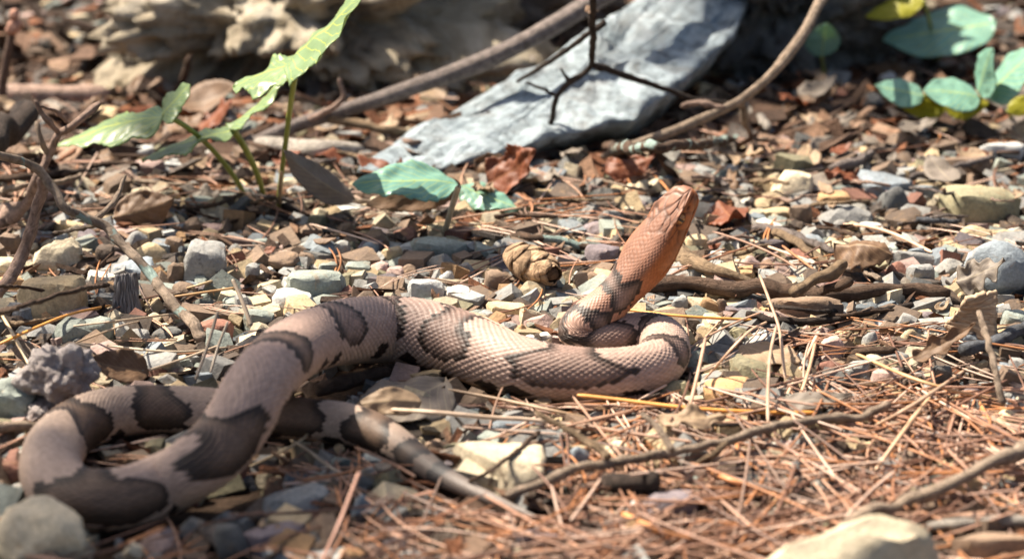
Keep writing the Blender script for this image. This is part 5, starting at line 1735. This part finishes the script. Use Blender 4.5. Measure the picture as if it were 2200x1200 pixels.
# ------------------------------------------------------------------ cone, fungus, wood chips
def cone():
    a, b = P(1098, 548, 0.0075), P(1192, 590, 0.0075)
    ax = b - a
    L = np.linalg.norm(ax); ax /= L
    R0 = 37 * mpp(a)
    root = empty('small_cone', tuple((a + b) / 2 - np.array([0, 0, 0.0075])))
    tag(root, 'small pale brown scaly cone lying on the gravel behind the snake', 'cone')
    off = np.array(root.location)
    z = np.array([0, 0, 1.0]); z -= ax * z.dot(ax); z /= np.linalg.norm(z)
    y = np.cross(z, ax)
    prof = lambda t: R0 * (np.sin(np.pi * np.clip(t * 0.86 + 0.10, 0, 1)) ** 0.55)
    tt = np.linspace(0, 1, 16)
    path = a[None, :] + ax[None, :] * (tt * L)[:, None]
    V, F, U = tube_geo(path, prof(tt) * 0.82, 14)
    core = mesh_obj('core', V - off, F, M['bark'], root, True, U); core.color = (0.2, 0.12, 0.07, 1)
    n = 22
    for k in range(n):
        t = 0.03 + 0.9 * k / n
        th = k * 2.39996
        rad = prof(t)
        nrm = math.cos(th) * z + math.sin(th) * y
        tan = math.cos(th) * y - math.sin(th) * z
        c = a + ax * t * L
        W, Ls = rad * 0.85 + 0.0008, L * 0.42
        pts, fs = [], []
        nu, nv = 7, 7
        for iu in range(nu):
            for iv in range(nv):
                uu, vv = iu / (nu - 1), iv / (nv - 1) * 2 - 1
                wd = W * math.sqrt(max(0.02, 1 - (max(0, uu - 0.2) / 0.82) ** 2.0))
                lift = 0.0001 + 0.0014 * uu ** 1.6 - 0.0003 * uu ** 4
                xl = min(t * L + uu * Ls * 0.9 - Ls * 0.3, 0.985 * L)
                rl = max(float(prof(xl / L)), 0.0012)
                q = a + ax * xl
                ang = vv * wd / max(rad, 0.002)
                rr = rl * 0.88 + lift + 0.0002 * math.cos(vv * 3)
                q = q + rr * (math.cos(ang) * nrm + math.sin(ang) * tan)
                pts.append(q - off)
        for iu in range(nu - 1):
            for iv in range(nv - 1):
                i0 = iu * nv + iv
                fs.append((i0, i0 + 1, i0 + nv + 1, i0 + nv))
        s = mesh_obj('scale', pts, fs, M['bark'], root, True, [(p[0] * 50, p[1] * 10) for p in pts])
        cc = np.array([0.46, 0.31, 0.19]) * random.uniform(0.6, 1.25)
        s.color = (*cc, 1)
        sm = s.modifiers.new('thickness', 'SOLIDIFY'); sm.thickness = 0.0004
cone()

def lump(name, c, size, bumps, mat, parent, color, seed, amp=0.12):
    bm = bmesh.new()
    bmesh.ops.create_icosphere(bm, subdivisions=5, radius=1.0)
    V = np.array([v.co[:] for v in bm.verts])
    r = 1 + amp * fbm(V * 2.2 + seed, 5, 0.6) + 0.05 * fbm(V * 9 + seed, 3)
    for d, a, w in bumps:
        d = np.array(d, float); d /= np.linalg.norm(d)
        r = r + a * np.exp(-((1 - V @ d) / w))
    W = V * r[:, None] * np.array(size)
    for v, w in zip(bm.verts, W):
        v.co = w + np.array(c) - np.array(parent.location)
    me = bpy.data.meshes.new(name); bm.to_mesh(me); bm.free()
    me.polygons.foreach_set('use_smooth', np.ones(len(me.polygons), dtype=bool))
    me.materials.append(mat)
    o = bpy.data.objects.new(name, me); o.color = (*color, 1)
    return link(o, parent)

def fungus():
    b = P(120, 905, 0.0)
    root = empty('fungus', tuple(b))
    tag(root, 'knobbly grey and pinkish shelf fungus beside the snake coil', 'fungus')
    yb = b[1]
    M['fungus'] = rock_material('fungus_skin', (0.24, 0.20, 0.19), (0.56, 0.49, 0.46), (0.74, 0.67, 0.63), 110, (0.16, 0.085, 0.06), 0.55)
    m = mpp(b)
    c1 = Q(128, 805, yb + 0.004)
    lump('cap', c1, (72 * m, 0.0095, 62 * m), [((0.4, -0.2, 1), 0.25, 0.08), ((-0.9, -0.3, -0.2), 0.2, 0.06), ((0.9, -0.4, -0.5), 0.22, 0.06), ((0.1, -1, 0.9), -0.16, 0.02), ((-0.5, -1, -0.7), -0.22, 0.03), ((0.4, -1, -0.5), -0.14, 0.03)], M['fungus'], root, (0.3, 0.3, 0.3), 5, 0.22)
    c2 = Q(105, 888, yb)
    lump('lower_cap', c2, (48 * m, 0.008, 38 * m), [((0.2, -1, 0.4), -0.2, 0.03), ((0.9, -.3, 0.1), 0.2, 0.08)], M['fungus'], root, (0.3, 0.3, 0.3), 9, 0.2)
    w = np.array([Q(150, 895, yb + 0.003), Q(146, 860, yb + 0.003), Q(135, 815, yb + 0.004)])
    V, F, U = tube_geo(catmull(w, 6), np.linspace(22, 26, 13) * m, 12, 0.2, 3)
    mesh_obj('stalk', V - np.array(root.location), F, M['fungus'], root, True, U)
fungus()

def bark_chip(name, label, corners, yoff, thick, mat_cols, stripe_dir, n=26, sc=900):
    """a splinter of wood: four picture corners with heights, ribbed along the grain"""
    A, B, C_, D_ = [np.array(p) for p in corners]
    nrm = np.cross(B - A, D_ - A); nrm /= np.linalg.norm(nrm)
    if nrm[1] > 0: nrm = -nrm
    V, F, U = [], [], []
    for i in range(n):
        for j in range(n):
            u, v = i / (n - 1), j / (n - 1)
            p = (A * (1 - u) + B * u) * (1 - v) + (D_ * (1 - u) + C_ * u) * v
            V.append(p); U.append((u, v))
    V = np.array(V); U = np.array(U)
    g = U[:, 0] if stripe_dir == 'v' else U[:, 1]
    rib = np.sin(g * 46 + 3 * vnoise(np.column_stack([U * 4, np.zeros(len(U))]))) * 0.00022
    edge = np.minimum.reduce([U[:, 0], 1 - U[:, 0], U[:, 1], 1 - U[:, 1]])
    V = V + nrm * (rib + 0.0006 * vnoise(np.column_stack([U * 5, np.ones(len(U))])))[:, None]
    jag = vnoise(np.column_stack([U * 9, np.full(len(U), 4.0)]))
    cen = V.mean(0)
    on = edge < 1e-6
    V[on] = cen + (V[on] - cen) * (1 + 0.09 * jag[on])[:, None]
    for i in range(n - 1):
        for j in range(n - 1):
            a = i * n + j
            F.append((a, a + n, a + n + 1, a + 1))
    t = NT(name + '_grain')
    uv = t.n('ShaderNodeUVMap').outputs[0]
    mp = t.n('ShaderNodeMapping'); mp.inputs['Scale'].default_value = (24, 2, 1) if stripe_dir == 'v' else (2, 24, 1)
    t.l(uv, mp.inputs[0])
    nz = t.noise(mp.outputs[0], 1.6, 5, 0.6, 0.3)
    mt = t.end(t.pbr(t.ramp(nz, [(0.3, mat_cols[0]), (0.65, mat_cols[1])]), 0.85, t.bump(nz, 0.9, 0.0006), 0.2))
    o = mesh_obj(name, V, F, mt, None, True, U)
    sm = o.modifiers.new('thickness', 'SOLIDIFY'); sm.thickness = thick; sm.offset = 0
    tag(o, label, 'wood chip')

yc = P(270, 690, 0)[1]
bark_chip('bark_chip', 'grey ribbed bark chip standing among stones beside the lichen twig',
          [Q(238, 694, yc), Q(306, 690, yc), Q(290, 586, yc + .004), Q(252, 590, yc + .004)], 0, 0.0016, ((0.07, 0.065, 0.065), (0.27, 0.25, 0.24)), 'v')
bark_chip('wood_chip', 'tan striped wood chip leaning under the big blue-grey rock',
          [P(2032, 700, .006), P(2142, 740, .004), P(2142, 622, .020), P(2078, 640, .018)], 0, 0.0018, ((0.2, 0.13, 0.08), (0.5, 0.38, 0.26)), 'h')

# dried bud stalk at the back
bp = P(5, 245, 0)
rt = empty('bud_stalk', tuple(bp))
tag(rt, 'dry stalk with a pinkish bud cluster at its tip', 'plant')
ys = bp[1]
wv = np.array([Q(2, 245, ys), Q(6, 180, ys), Q(18, 110, ys), Q(28, 60, ys), Q(30, 28, ys)])
V, F, U = tube_geo(catmull(wv, 8), np.linspace(0.0024, 0.0014, 33), 8, 0.1, 2)
o = mesh_obj('stem', V - np.array(rt.location), F, M['bark'], rt, True, U); o.color = (0.2, 0.13, 0.1, 1)
for q, r_ in (((30, 58), 13), ((30, 32), 10), ((22, 64), 9), ((38, 52), 8)):
    lump('bud', Q(q[0], q[1], ys - 0.001), (r_ * mpp(bp), r_ * mpp(bp), r_ * 1.2 * mpp(bp)), [], M['stone'], rt, (0.5, 0.27, 0.19), r_, 0.15)

# ------------------------------------------------------------------ the tree overhead that dapples the light
def overhead_tree():
    random.seed(123)
    root = empty('shade_tree', (-2.6, 3.4, 0.0))
    tag(root, 'tree outside the picture whose leaves dapple the forest floor', 'tree')
    off = np.array(root.location)
    def tube(name, pts, r0, r1):
        d = catmull(np.array(pts, float), 8)
        V, F, U = tube_geo(d, np.linspace(r0, r1, len(d)), 10, 0.12, 4)
        o = mesh_obj(name, V - off, F, M['bark'], root, True, U); o.color = (0.12, 0.09, 0.07, 1)
    tube('trunk', [(-2.6, 3.4, -0.05), (-2.55, 3.38, 1.2), (-2.6, 3.3, 2.6), (-2.5, 3.3, 4.6)], 0.13, 0.06)
    tube('limb', [(-2.58, 3.35, 2.2), (-2.3, 2.6, 2.4), (-2.0, 2.1, 2.4), (-1.6, 1.7, 2.3)], 0.05, 0.012)
    tube('limb', [(-2.58, 3.35, 2.7), (-1.6, 3.0, 3.2), (-0.6, 2.6, 3.3), (0.6, 2.2, 3.2)], 0.05, 0.012)
    tube('limb', [(-2.58, 3.35, 1.9), (-2.5, 2.4, 2.2), (-2.7, 1.5, 2.3), (-2.9, 0.7, 2.3)], 0.045, 0.012)
    # leaves: (picture spot, spread in metres on the ground, how many)
    spots = [((430, 1010), (0.03, 0.02), 3), ((600, 1110), (0.03, 0.02), 3), ((330, 980), (0.02, 0.015), 2), ((545, 800), (0.016, 0.016), 4), ((700, 700), (0.012, 0.012), 1),
             ((1640, 130), (0.05, 0.04), 3), ((120, 90), (0.10, 0.06), 5), ((480, 480), (0.05, 0.03), 2)]
    pts = []
    for (px, py), sp_, n in spots:
        c = P(px, py, 0.01)
        for _ in range(n):
            hgt = random.uniform(1.9, 3.2)
            g = c + np.array([random.gauss(0, sp_[0]), random.gauss(0, sp_[1]), 0])
            pts.append(g + SUN / SUN[2] * hgt)
    for _ in range(900):
        x, y, z = random.gauss(-1.6, 1.3), random.gauss(2.6, 1.2), random.uniform(2.0, 4.6)
        g = np.array([x, y, z]) - SUN / SUN[2] * z
        if -0.5 < g[0] < 0.5 and -0.45 < g[1] < 0.75:
            continue
        pts.append(np.array([x, y, z]))
    vs_, fs_, us_ = [], [], []
    o_ = 0
    for p in pts:
        L = random.uniform(0.05, 0.09)
        V, F, uv = leaf_geo(L, w_ovate(0.32), fold=0.15, curl=-0.1, wave=0.02, nu=9, nv=2)
        R_ = np.array(Quaternion((random.gauss(0, 1), random.gauss(0, 1), random.gauss(0, 1), random.gauss(0, 1))).normalized().to_matrix())
        R2 = np.array(Matrix.Rotation(random.uniform(0, 6.28), 3, 'Z') @ Matrix.Rotation(random.gauss(0, 0.5), 3, 'X') @ Matrix.Rotation(random.gauss(0, 0.5), 3, 'Y'))
        V = V @ R2.T + p - off
        vs_.append(V); fs_.append(F + o_); us_.append(uv); o_ += len(V)
    big_mesh('crown', np.vstack(vs_), np.vstack(fs_), M['canopy'], uvs=np.vstack(us_), smooth=True, parent=root)
overhead_tree()
bpy.context.view_layer.update()
